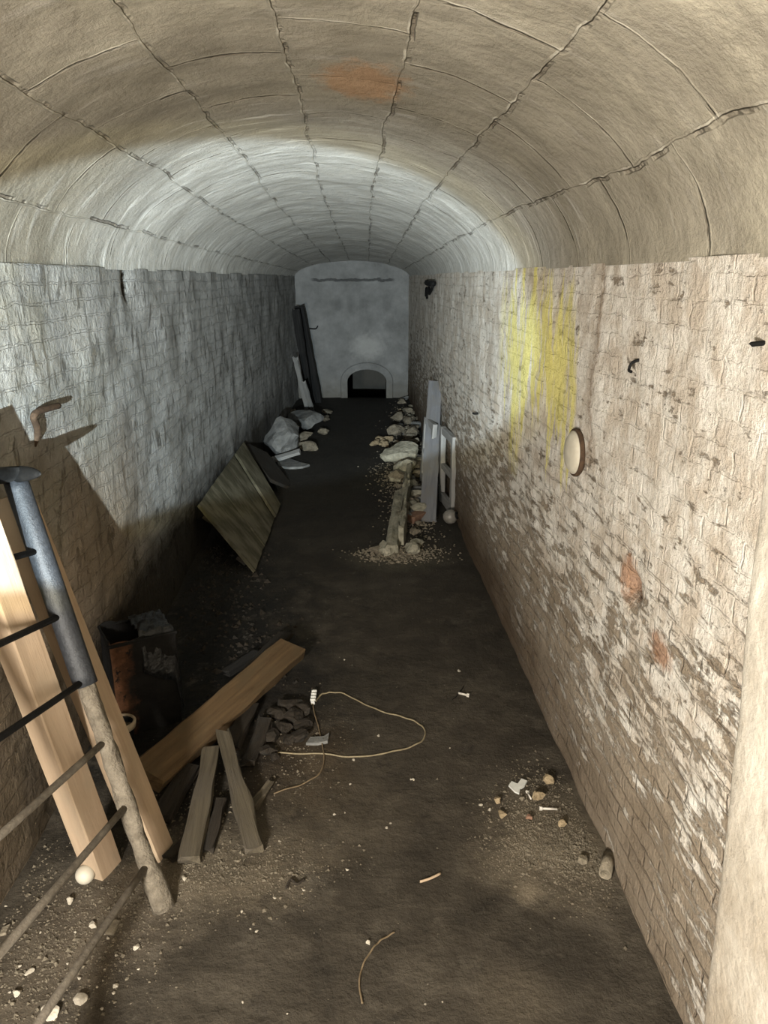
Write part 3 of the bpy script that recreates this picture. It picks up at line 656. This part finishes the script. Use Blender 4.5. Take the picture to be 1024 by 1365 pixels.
# ------------------------------------------------------------------ plank panel leaning on the left wall
b0, b1 = fl(340, 765), fl(372, 677); t0, t1 = wl(258, 674), wl(319.5, 590); t0.x += .035; t1.x += .035
pn = empty('board_panel', (b0+b1)/2, 'greenish ledged board panel leaning against the left wall over rubble', 'panel')
def bl(u, v): return (b0*(1-u)+b1*u)*(1-v)+(t0*(1-u)+t1*u)*v
nrm = ((b1-b0).cross(t0-b0)).normalized(); nrm = nrm if nrm.x > 0 else -nrm
def quad_board(name, q, th_, off, mat, parent, seed, nu=6, nv=16):
    """a sawn board with four given corners (bottom pair, then top pair), its own thickness and slightly worn edges"""
    o0_ = q[0]; X = (q[3]-q[0]).normalized(); Z = th_.normalized(); Y = Z.cross(X); m = Matrix((X, Y, Z)).transposed().to_4x4(); m.translation = o0_; mi = m.inverted()
    bm = bmesh.new(); lay = []
    for s in (0, 1):
        L_ = []
        for j in range(nv+1):
            row = []
            for i in range(nu+1):
                u, v = i/nu, j/nv; p_ = (q[0]*(1-u)+q[1]*u)*(1-v)+(q[3]*(1-u)+q[2]*u)*v
                e = mn.noise(Vector((j*.9, seed, s*.3)))*.008*((i == nu)-(i == 0)); f_ = mn.noise(Vector((i*1.3, seed+5, j)))*.012*((j == nv)-(j == 0))
                p_ = p_+(q[1]-q[0]).normalized()*e+X*f_+off+th_*(s-.5)+Z*mn.noise(Vector((u*2, v*3, seed)))*.004
                row.append(bm.verts.new(mi @ p_))
            L_.append(row)
        lay.append(L_)
    for s in (0, 1):
        for j in range(nv):
            for i in range(nu): bm.faces.new((lay[s][j][i], lay[s][j][i+1], lay[s][j+1][i+1], lay[s][j+1][i]))
    loop = [(0, i) for i in range(nu+1)]+[(j, nu) for j in range(1, nv+1)]+[(nv, i) for i in range(nu-1, -1, -1)]+[(j, 0) for j in range(nv-1, 0, -1)]
    for a, b in zip(loop, loop[1:]+loop[:1]): bm.faces.new((lay[0][a[0]][a[1]], lay[0][b[0]][b[1]], lay[1][b[0]][b[1]], lay[1][a[0]][a[1]]))
    bmesh.ops.recalc_face_normals(bm, faces=bm.faces)
    me = bpy.data.meshes.new('board'); bm.to_mesh(me); bm.free(); return link(name, me, mat, parent, m)
spans = [(0, .30, 1.0), (.305, .56, 1.0), (.565, .745, .985), (.765, 1.0, 1.04)]
for k, (u0, u1, top) in enumerate(spans):
    um = (u0+u1)/2; P0, P1 = bl(um, 0), bl(um, 1*top if top < 1 else 1.0); w = (bl(u1, .5)-bl(u0, .5)).length*.97
    quad_board('board', [bl(u0, .01)+Vector((0, 0, .012)), bl(u1, .01)+Vector((0, 0, .012)), bl(u1, 1), bl(u0, 1)], nrm*.028, nrm*(.010*(k % 2)+(.012 if k == 3 else 0)), M['panelwood'], pn, 31+k)
for v in (.2, .8): board('ledge', bl(.02, v)-nrm*.035, bl(.98, v)-nrm*.035, .09, .03, t0-b0, M['darkwood'], pn, seed=39)
board('broken_board', fl(380, 650, .02), wl(328, 598)+Vector((.05, .1, .02)), .42, .025, Vector((0, 1, 0)), M['darkwood'], None, 'dark rusty board leaning behind the greenish board panel', 'board', seed=44, jag0=.05, jag1=.08, rough=.006)

# ------------------------------------------------------------------ leaning timbers at the far left
def lean(a, b, Yb, w, t, mat, label, seed, name='plank', X=None, Yt=None):
    P0 = fl(*a); P0.z = 0.0; P1 = wl(*b) if Yt is None else aty(*b, Yt); P1 = P1+Vector((.04, 0, 0)) if Yt is None else P1
    return board(name, P0, P1, w, t, Vector((1, -.35, 0)), M[mat], None, label, 'plank', seed=seed, seg=18, rough=.005, jag0=.03, jag1=.08)
lean((424, 537), (398, 405), 0, .16, .06, 'blackwood', 'tall blackened plank leaning in the far left corner, nearest the end wall', 51, Yt=13.6)
lean((414, 541), (394, 412), 0, .13, .05, 'blackwood', 'tall blackened plank leaning in the far left corner behind the pale battens', 52, Yt=12.9)
lean((411, 552), (393, 475), 0, .07, .03, 'paintwood', 'longer pale batten leaning in front of the black planks', 53, 'batten', Yt=12.0)
lean((418, 552), (404, 507), 0, .07, .03, 'paintwood', 'shorter pale batten leaning in front of the black planks', 54, 'batten', Yt=12.1)

# ------------------------------------------------------------------ rubble along the far left
rock('concrete_lump', g(402, 573), .36, .42, .20, M['greystone'], 61, 'large grey rubble lump below the leaning black planks', 'rubble', rot=.3, sub=3)
rock('concrete_lump', g(383, 602), .30, .55, .26, M['greystone'], 62, 'grey sloping rubble lump against the left wall behind the board panel', 'rubble', rot=.1, sub=3)
for k, (x, y, r) in enumerate(((404, 590, .13), (409, 599, .14), (413, 597, .09), (421, 556, .09), (434, 562, .10), (436, 552, .08), (430, 579, .09), (391, 553, .10))):
    rock('rubble_stone', g(x, y), r, r*1.3, r*.7, M['stone'], 70+k, 'small rubble stone strewn by the far left wall', 'stone', 'stones by the far left wall')
board('batten', fl(357, 615, .03), fl(400, 602, .16), .09, .04, Vector((1, -1, 0)), M['paintwood'], None, 'pale batten lying against the sloping rubble lump', 'batten', seed=55)
slab_px('torn_sheet', [(369, 617), (384, 613), (400, 619), (413, 622), (404, 625), (386, 626), (372, 624)], .03, M['greystone'], label='thin pale torn sheet lying flat below the sloping rubble lump', cat='sheet')

# ------------------------------------------------------------------ right side: curb, rubble, frames, plank, globe
cb = empty('concrete_curb', fl(526, 740), 'pale crumbling concrete curb lying along the right part of the floor', 'curb')
def strip_mesh(pts_l, pts_r, h, seed, rough=.03):
    bm = bmesh.new(); n = len(pts_l); rows = []
    for i in range(n):
        a, b = pts_l[i], pts_r[i]; row = []
        for t, z in ((0, 0), (.04, .75), (.15, 1), (.4, 1.06), (.65, 1), (.88, .95), (.97, .7), (1, 0)):
            c0 = a.lerp(b, t); k = mn.noise(Vector((c0.x*7, c0.y*5, seed+t*3)))
            row.append(bm.verts.new((c0.x+k*rough*.6, c0.y+k*rough, z*h*(1+.35*k))))
        rows.append(row)
    for i in range(n-1):
        for j in range(7): bm.faces.new((rows[i][j], rows[i][j+1], rows[i+1][j+1], rows[i+1][j]))
    bm.faces.new(rows[0]); bm.faces.new(rows[-1]); bmesh.ops.recalc_face_normals(bm, faces=bm.faces)
    me = bpy.data.meshes.new('strip'); bm.to_mesh(me); bm.free(); return me
def seq(a, b, n=24): A, B = fl(*a), fl(*b); return [A.lerp(B, i/(n-1)) for i in range(n)]
me = strip_mesh(seq((512, 742), (524, 668)), seq((531, 738), (541, 662)), .09, 1); link('slab', me, M['curb'], cb, Matrix())
me = strip_mesh(seq((528, 728), (541, 638), 40), seq((540, 726), (550, 638), 40), .17, 2, .05); link('edge', me, M['curb'], cb, Matrix())['label'] = 'raised rough edge'
for k, (x, y, r, m_) in enumerate(((538, 618, .30, 'curb'), (546, 605, .2, 'stone'), (548, 583, .17, 'stone'), (552, 597, .15, 'stone'), (546, 563, .16, 'stone'), (542, 633, .2, 'curb'), (527, 640, .13, 'curb'), (556, 625, .14, 'stone'), (551, 655, .13, 'stone'), (560, 660, .11, 'greystone'), (548, 675, .10, 'stone'), (556, 572, .13, 'greystone'), (529, 580, .15, 'stone'), (543, 551, .13, 'stone'), (549, 545, .11, 'stone'), (536, 538, .11, 'stone'), (541, 533, .10, 'greystone'), (516, 738, .10, 'curb'), (549, 737, .09, 'curb'), (556, 731, .08, 'curb'), (502, 738, .07, 'stone'), (553, 712, .06, 'stone'), (558, 700, .055, 'stone'))):
    rock('rubble_stone', g(x, y), r*.8, r, r*.62, M[m_], 90+k, 'rough rubble stone heaped along the foot of the right wall near the curb', 'stone', 'rubble along the right wall')
for k in range(60):
    t = R_.random(); x = 541+R_.uniform(-12, 20)-2*t; y = 548+150*t**1.2; r = R_.uniform(.045, .12)
    rock('rubble_stone', g(x, y), r, r*1.2, r*.75, M[('stone', 'curb', 'greystone', 'stone')[k % 4]], 400+k, 'rough rubble stone heaped along the foot of the right wall near the curb', 'stone', 'rubble along the right wall', sub=2)
for k in range(9):
    rock('rubble_stone', g(506+R_.uniform(-10, 16), 592+R_.uniform(-5, 5)), .06, .08, .05, M['tanstone'], 120+k, 'little tan stone in the small heap before the far rubble', 'stone', 'tan stones in the small heap')
m4, L = frame(g(546, 697), g(562, 690), Vector((.3, 1, 0)))
tag(link('brick', plank_mesh(.22, .11, .07, seed=9, seg=4, rough=.003), M['brick'], None, Matrix.Translation(Vector((0, 0, .035))) @ m4), 'single dull red brick lying between the curb and the tall plank', 'brick')
P0 = fl(570.5, 696); P0.z = 0; P1 = wr(584, 508)+Vector((-.03, 0, 0))
board('plank', P0, P1, .16, .035, Vector((1, -.5, 0)), M['bluepaint'], None, 'tall bluish grey plank leaning on the right wall before the white frames', 'plank', seed=57, seg=18, rough=.003, jag0=.01, jag1=.06)
def sash(c_bn, c_bf, H_, lean_, label, seed):
    """small two-light window sash standing on its end: near and far bottom corners, height, lean towards the wall"""
    t_ = empty('window_sash', (c_bn+c_bf)/2, label, 'window sash', 'pale window sashes by the right wall'); e = (c_bf-c_bn); up = Vector((lean_, 0, H_)); fw = .075; wN = e.length; en = e.normalized(); un = up.normalized()
    for a, nm in ((fw/2, 'side_rail'), (wN-fw/2, 'side_rail')): board(nm, c_bn+en*a, c_bn+en*a+up, fw, .05, en, M['paintwood'], t_, seed=seed, seg=8)
    for v, ww in ((fw*.7/up.length, fw*1.4), (.49, fw*.8), (1-fw*.5/up.length, fw)): 
        b_ = c_bn+up*v; board('cross_rail', b_+en*fw*.9, b_+en*(wN-fw*.9), ww, .045, up, M['paintwood'], t_, seed=seed+1, seg=6)
    return t_
bn, bf = fl(604.5, 688), fl(588, 666)
tpn = aty(607, 583, bn.y)
sash(bn, bf, tpn.z-.0, min(tpn.x-bn.x, .05), 'white two light window sash standing nearest on the right wall beside the globe', 61)
bn, bf = fl(574, 655), fl(562, 640); tpn = aty(573.5, 566, bn.y)
sash(bn, bf, tpn.z, .04, 'white two light window sash standing half hidden behind the tall plank', 65)
q = g(600, 698); rg = .068
t_ = empty('glass_globe', q, 'dusty round glass globe lying at the foot of the near window sash', 'globe')
mg = Matrix.Translation(q+Vector((0, 0, rg))) @ Matrix.Rotation(1.25, 4, Vector((.5, 1, 0)))
link('globe', lathe_mesh([(.0001, -rg)]+[(rg*math.sin(PI*i/16), -rg*math.cos(PI*i/16)) for i in range(1, 15)]), M['glass_dirty'], t_, mg, True)
link('collar', lathe_mesh([(.030, rg*.90), (.034, rg*.92), (.034, rg*1.16), (.028, rg*1.18), (.026, rg*1.0), (.030, rg*.90)]), M['blackmetal'], t_, mg, True)['label'] = 'dark metal collar'

# ------------------------------------------------------------------ things fixed to the walls
def wall_m(P, sgn):   # local frame on a side wall: x along the tunnel, y up, z out of the wall
    return Matrix(((0, 0, sgn, P.x), (1, 0, 0, P.y), (0, 1, 0, P.z), (0, 0, 0, 1)))
c0 = wr(770, 603); lampm = wall_m(c0+Vector((.004, 0, 0)), -1)
la = empty('wall_lamp', c0, 'oval white lamp with a dark rim set in the right brick wall', 'lamp')
def oval(prof, sx, sy, n=36):
    me = lathe_mesh(prof, n)
    for v in me.vertices: v.co.x *= sx; v.co.y *= sy
    return me
link('base_ring', oval([(1.0, 0), (1.02, .012), (1.0, .022), (.93, .024), (.88, .02), (.88, 0)], .112, .105), M['rust'], la, lampm, True)['label'] = 'dark rusty rim'
link('diffuser', oval([(.93, .014), (.90, .028), (.72, .042), (.4, .050), (.0001, .053)], .112, .105), M['egg'], la, lampm, True)['label'] = 'cream white cover'
def hook(P, sgn, pts, r, label, mat='rust'):
    m = wall_m(P, sgn); o = tube('wall_hook', spline([m @ Vector(q) for q in pts], 5), r, M[mat], n=8); return tag(o, label, 'hook')
P = wl(50, 590)
def lp(px, py, d=.03): q = wl(px, py); return (q.y-P.y, q.z-P.z, d)
hook(P, 1, [lp(62, 541, .05), lp(46, 545, .05), lp(35, 549, .045), lp(31, 556, .04), lp(38, 566, .03), lp(45, 578, .015), lp(47, 594, -.01)], .014, 'bent rusty iron hook on the left wall above the ladder')
P = wr(850, 491); hook(P, -1, [(0, .03, -.01), (0, .02, .02), (.0, -.005, .03), (-.015, -.010, .026)], .0055, 'small dark hook on the right wall above the oval lamp', 'blackmetal')
P = wr(1018, 457); hook(P, -1, [(0, 0, -.01), (0, -.003, .025), (0, -.005, .03)], .0065, 'dark peg in the right wall by the near plaster jamb', 'blackmetal')
P = wr(638, 551); hook(P, -1, [(0, 0, -.01), (.0, -.003, .03), (.04, -.006, .035)], .008, 'dark bent nail low on the right wall left of the yellow paint', 'blackmetal')
P = wr(577, 381); br = empty('cable_bracket', P, 'black bracket with a loose cable high on the far right wall', 'bracket')
m = wall_m(P, -1)
tube('arm', [m @ Vector(q) for q in ((-.55, .03, .05), (-.2, .03, .06), (.25, .035, .05), (.5, .04, .02))], .035, M['blackmetal'], br, n=8)
tube('cable', spline([m @ Vector(q) for q in ((-.5, .0, .05), (-.3, -.09, .07), (-.1, -.02, .06), (.12, -.12, .07), (.3, -.03, .05), (.42, -.16, .03))], 6), .016, M['blackmetal'], br, n=8)
P = aty(414, 438, YE-.03); tag(tube('nail', spline([P+Vector((-.01, .05, 0)), P, P+Vector((.10, -.05, 0)), P+Vector((.14, -.07, .05))], 4), .012, M['blackmetal'], n=8), 'bent nail in the end wall beside the blackened planks', 'nail')

# ------------------------------------------------------------------ wires and connector on the floor
def floor_wire(pts, r, mat, label, dz=.004):
    P = [g(*q, dz) for q in pts]; S = spline(P, 10)
    S = [Vector((s.x, s.y, fz(s.x, s.y)+dz+.002*math.sin(i*.7))) for i, s in enumerate(S)]
    return tag(tube('wire', S, r, M[mat], n=6), label, 'wire')
floor_wire([(421, 936), (428, 927), (440, 924), (457, 925), (481, 937), (509, 949), (540, 957.5), (559, 966), (567, 977), (559, 991), (527, 1002), (474, 1010), (431, 1006), (362, 1004)], .0042, 'wire', 'long cream wire looping over the floor from the white connector')
floor_wire([(417, 940), (420, 955), (424, 968), (429, 991), (432, 1013), (426, 1032), (402, 1047), (365, 1059)], .0036, 'brownwire', 'brown wire running from the white connector towards the stakes', .006)
floor_wire([(526, 1244), (510, 1253), (499, 1263), (485, 1285), (479, 1310), (483, 1339)], .0032, 'brownwire', 'short curved brown wire on bare floor nearest the viewer')
floor_wire([(603, 934), (610, 927), (618, 916)], .0025, 'blackmetal', 'fine dark bent wire beside the pale bolt')
q = g(418, 939); ct = empty('connector_block', q, 'white terminal connector block on the floor at the end of the wires', 'connector')
P0, P1 = g(417, 940, .014), fl(419.5, 921, .014); ax = (P1-P0); L = ax.length; axn = ax.normalized(); sd = axn.cross(Vector((0, 0, 1))).normalized()
board('body', P0, P1, .022, .02, sd, M['white'], ct, seed=3, seg=6, rough=.0004)
for k in range(4):
    c0 = P0+axn*L*(.14+.24*k)+Vector((0, 0, .008)); tube('barrel', [c0-sd*.014, c0+sd*.014], .008, M['white'], ct, n=10)

# ------------------------------------------------------------------ loose debris on the right
slab = [(678, 1050), (682, 1044.5), (690, 1048), (695, 1041), (703, 1044), (699, 1051), (693, 1055), (692, 1061), (686, 1058)]
slab_px('plastic_shard', slab, .008, M['white'], z=g(690, 1052).z+.002, label='white broken plastic shard on the debris by the right wall', cat='shard')
def pxr(px, py, n): q = g(px, py); return n*(q-CAM).dot(FW)/FPX
for x, y, r, mt, lab in ((663, 1070, 6, 'tanstone', 'tan pebble left of the white shard, upper of two'), (670, 1088, 7.5, 'tanstone', 'flat tan pebble below the other left of the white shard'), (718, 1065, 9, 'tanstone', 'rounded tan stone right of the white shard'), (706, 1093, 6, 'brick', 'reddish pebble below the white shard'), (729, 1044, 9, 'tanstone', 'yellowish clod at the top of the debris by the right wall'), (777, 1150, 9, 'stone', 'flat grey brown stone near the short pipe end'), (697, 1066, 4.5, 'stone', 'small grey pebble touching the white shard'), (748, 1100, 7, 'tanstone', 'long tan chip in the middle of the debris by the right wall')):
    r = pxr(x, y, r); rock('pebble', g(x, y), r, r*1.1, r*.8, M[mt], int(x), lab, 'stone')
P0 = g(806, 1172, .022); tag(tube('pipe_end', [P0, P0+Vector((.05, .10, 0))], .024, M['stone'], n=16, caps=False), 'short pipe end lying against the foot of the right wall', 'pipe').modifiers.new('s', 'SOLIDIFY').thickness = .006
def bolt(a, b, r, label):
    A, B = g(*a, r), g(*b, r); t_ = empty('bolt', A, label, 'bolt'); d = (B-A).normalized()
    tube('shank', [A, B], r, M['ironbolt'], t_, n=8); tube('head', [A-d*r*1.2, A+d*r*1.2], r*2, M['ironbolt'], t_, n=6, smooth=False)
bolt((624, 928), (611, 925), .006, 'pale bolt alone on the mid floor near the right wall')
bolt((721, 1079), (743, 1080), .005, 'pale bolt lying among the debris below the tan stone')
bolt((703, 1057), (708, 1066), .004, 'tiny nail between the white shard and the tan stone')
tag(tube('twig', spline([g(560, 1177, .006), g(574, 1173, .008), g(587, 1166, .006)], 4), .005, M['timber'], n=6), 'small pale twig on the floor below the wire loop', 'twig')
tag(tube('twig', spline([g(382, 1186, .008), g(388, 1176, .012), g(396, 1181, .01), g(406, 1174, .008)], 5), .005, M['darkwood'], n=6), 'dark twisted twig at the edge of the sandy patch', 'twig')
slab_px('flat_shard', [(408, 993), (414, 985), (432, 984), (439, 979), (437, 990), (424, 993)], .016, M['greystone'], z=g(424, 988).z, label='dull grey flat shard below the white connector block', cat='shard')
for k, (x, y, r) in enumerate(((377, 975, .05), (392, 962, .06), (399, 985, .05), (384, 990, .04), (404, 970, .05), (372, 955, .055), (388, 945, .06), (402, 950, .05), (365, 985, .05), (358, 1004, .045), (366, 1012, .03), (410, 964, .03))):
    rock('dark_clod', g(x, y), r, r*1.2, r*.7, M['darkwood'], 200+k, 'dark clod heaped beside the white connector block', 'clod', 'dark clods by the connector')

# ------------------------------------------------------------------ loose debris on the left
for x, y, r, lab in ((107, 1336, 9.5, 'pale lump under the lowest ladder rung'), (40, 1297, 6, 'rounded pale lump between the two lowest rungs'), (22, 1326, 6, 'pale lump near the left frame edge beyond the lowest rung'), (66, 1353, 13, 'largest pale plaster lump at the bottom left of the floor'), (182, 1264, 5, 'small white chip right of the flat shard'), (154, 1315, 4.5, 'glossy white chip right of the lowest rung'), (125, 1234, 6, 'white upright chip left of the flat shard'), (94, 1203, 7, 'long pale flake in front of the white ball'), (246, 1172, 4, 'pale chip below the broad grey stake'), (491, 1258, 4.5, 'white shell-like chip beside the short curved wire')):
    r = pxr(x, y, r); rock('plaster_chip', g(x, y), r, r*1.15, r*.7, M['chip'], int(x*3), lab, 'chip')
slab_px('flat_shard', [(130, 1244), (143, 1227), (161, 1229), (151, 1246)], .012, M['stone'], z=g(146, 1237).z, label='flat four-sided shard beside the lowest rung', cat='shard')
slab_px('flat_shard', [(0, 1247), (3, 1238), (14, 1233), (8, 1245)], .012, M['stone'], z=g(6, 1240).z, label='grey shard cut by the left frame edge', cat='shard')
for k in range(34):
    x, y = R_.uniform(0, 190), R_.uniform(1205, 1365)
    if y < 1185+.25*x or y > 1420-.5*x+60: continue
    r = pxr(x, y, R_.uniform(1.8, 4.2)); rock('plaster_crumb', g(x, y), r, r*1.2, r*.7, M['chip' if k % 2 else 'stone'], 300+k, 'small pale crumb on the dirt under the ladder', 'crumb', 'pale crumbs under the ladder', sub=1)
for k, (x, y) in enumerate(((463, 1160), (551, 1040), (515, 1104), (521, 1098), (505, 981), (471, 1014), (334, 1239), (342, 1243), (324, 1336), (383, 1352), (405, 1187), (366, 1197), (322, 1216), (548, 1040), (641, 1074), (653, 1080), (600, 998), (446, 1086), (467, 1046), (459, 880), (460, 1084), (590, 1336), (373, 1122), (612, 895))):
    r = pxr(x, y, R_.uniform(1.6, 3.2)); rock('floor_crumb', g(x, y), r, r*1.2, r*.7, M['chip'], 340+k, 'tiny white crumb scattered on the open floor', 'crumb', 'white crumbs on the open floor', sub=1)
def gravel(name, label, cat, spots, mat, seed, size):
    r = random.Random(seed); V, F_ = [], []
    for (px, py, sx, sy, n) in spots:
        c = fl(px, py)
        for _ in range(n):
            x, y = c.x+r.gauss(0, sx), c.y+r.gauss(0, sy)
            if not xl(y)+.04 < x < xr(y)-.03: continue
            s = r.uniform(*size)*(1 if r.random() > .12 else 1.9); b = len(V); a0 = r.uniform(0, 6)
            zz = fz(x, y)
            for dx, dy, dz in ((1, 0, 0), (-.4, .9, 0), (-.7, -.7, 0), (.1, .1, 1), (.5, -.8, .4)):
                ca, sa = math.cos(a0), math.sin(a0); k = r.uniform(.7, 1.2)
                V.append((x+s*k*(dx*ca-dy*sa), y+s*k*(dx*sa+dy*ca), zz+s*k*dz*.9-.001))
            F_ += [(b, b+1, b+3), (b+1, b+2, b+3), (b+2, b+4, b+3), (b+4, b, b+3), (b+2, b+1, b), (b+2, b, b+4)]
    me = bpy.data.meshes.new(name); me.from_pydata(V, [], F_); o = link(name, me, mat); return tag(o, label, cat, None, 'stuff')
gravel('gravel', 'loose pale grit and mortar crumbs at the foot of the right wall', 'gravel', [(738, 1110, .13, .15, 2200), (715, 1138, .11, .06, 1100), (775, 1150, .07, .10, 800), (720, 1040, .08, .10, 300)], M['grit'], 5, (.002, .006))
gravel('gravel', 'loose grit and plaster crumbs around the feet of the posts and stakes', 'gravel', [(290, 1165, .22, .09, 1500), (150, 1220, .14, .13, 1100), (60, 1300, .15, .16, 1100), (250, 1085, .14, .2, 600), (390, 1000, .12, .25, 500), (40, 1180, .08, .12, 300)], M['grit'], 6, (.002, .0062))
gravel('gravel', 'dark crumbs and splinters heaped below the board panel', 'gravel', [(300, 790, .2, .45, 300), (290, 740, .12, .4, 160), (330, 860, .18, .3, 160)], M['darkwood'], 8, (.006, .02))

gravel('rubble', 'broken mortar and grit heaped along the foot of the far right wall', 'rubble', [(541, 640, .16, .5, 1200), (545, 600, .16, .7, 900), (534, 738, .17, .09, 1000), (549, 690, .12, .4, 700), (546, 560, .14, .9, 400)], M['stone'], 12, (.005, .015))

# ------------------------------------------------------------------ light
def spot(name, loc, target, power, col, ang, blend, r=.012):
    l = bpy.data.lights.new(name, 'SPOT'); l.energy = power; l.color = col; l.spot_size = math.radians(ang); l.spot_blend = blend; l.shadow_soft_size = r
    o = bpy.data.objects.new(name, l); C.objects.link(o); o.location = loc; d = Vector(target)-Vector(loc); o.rotation_euler = d.to_track_quat('-Z', 'Y').to_euler(); return o
FLP = Vector((-.34, -1.22, 1.82))
az, el = math.radians(-3), math.radians(0)
tg = FLP+Vector((math.sin(az)*math.cos(el), math.cos(az)*math.cos(el), math.sin(el)))
spot('flashlight', FLP, tg, 3900, (.70, .865, 1.0), 22.8, .13).scale = (1.58, 1, 1)
spot('flashlight_halo', FLP, tg, 700, (1.0, .93, .50), 24.8, .10).scale = (1.58, 1, 1)
l = bpy.data.lights.new('work_lamp', 'POINT'); l.energy = 1200; l.color = (1.0, .945, .85); l.shadow_soft_size = .16
o = bpy.data.objects.new('work_lamp', l); C.objects.link(o); o.location = (-.98, -.8, 1.55)
w = bpy.data.worlds.new('world'); bpy.context.scene.world = w; w.use_nodes = True
w.node_tree.nodes['Background'].inputs[0].default_value = (0, 0, 0, 1); w.node_tree.nodes['Background'].inputs[1].default_value = 0
sc = bpy.context.scene
sc.view_settings.view_transform = 'Standard'; sc.view_settings.look = 'None'; sc.view_settings.gamma = 1; sc.view_settings.exposure = 0.0
sc.cycles.use_denoising = True
sc.cycles.max_bounces = 6; sc.cycles.diffuse_bounces = 4
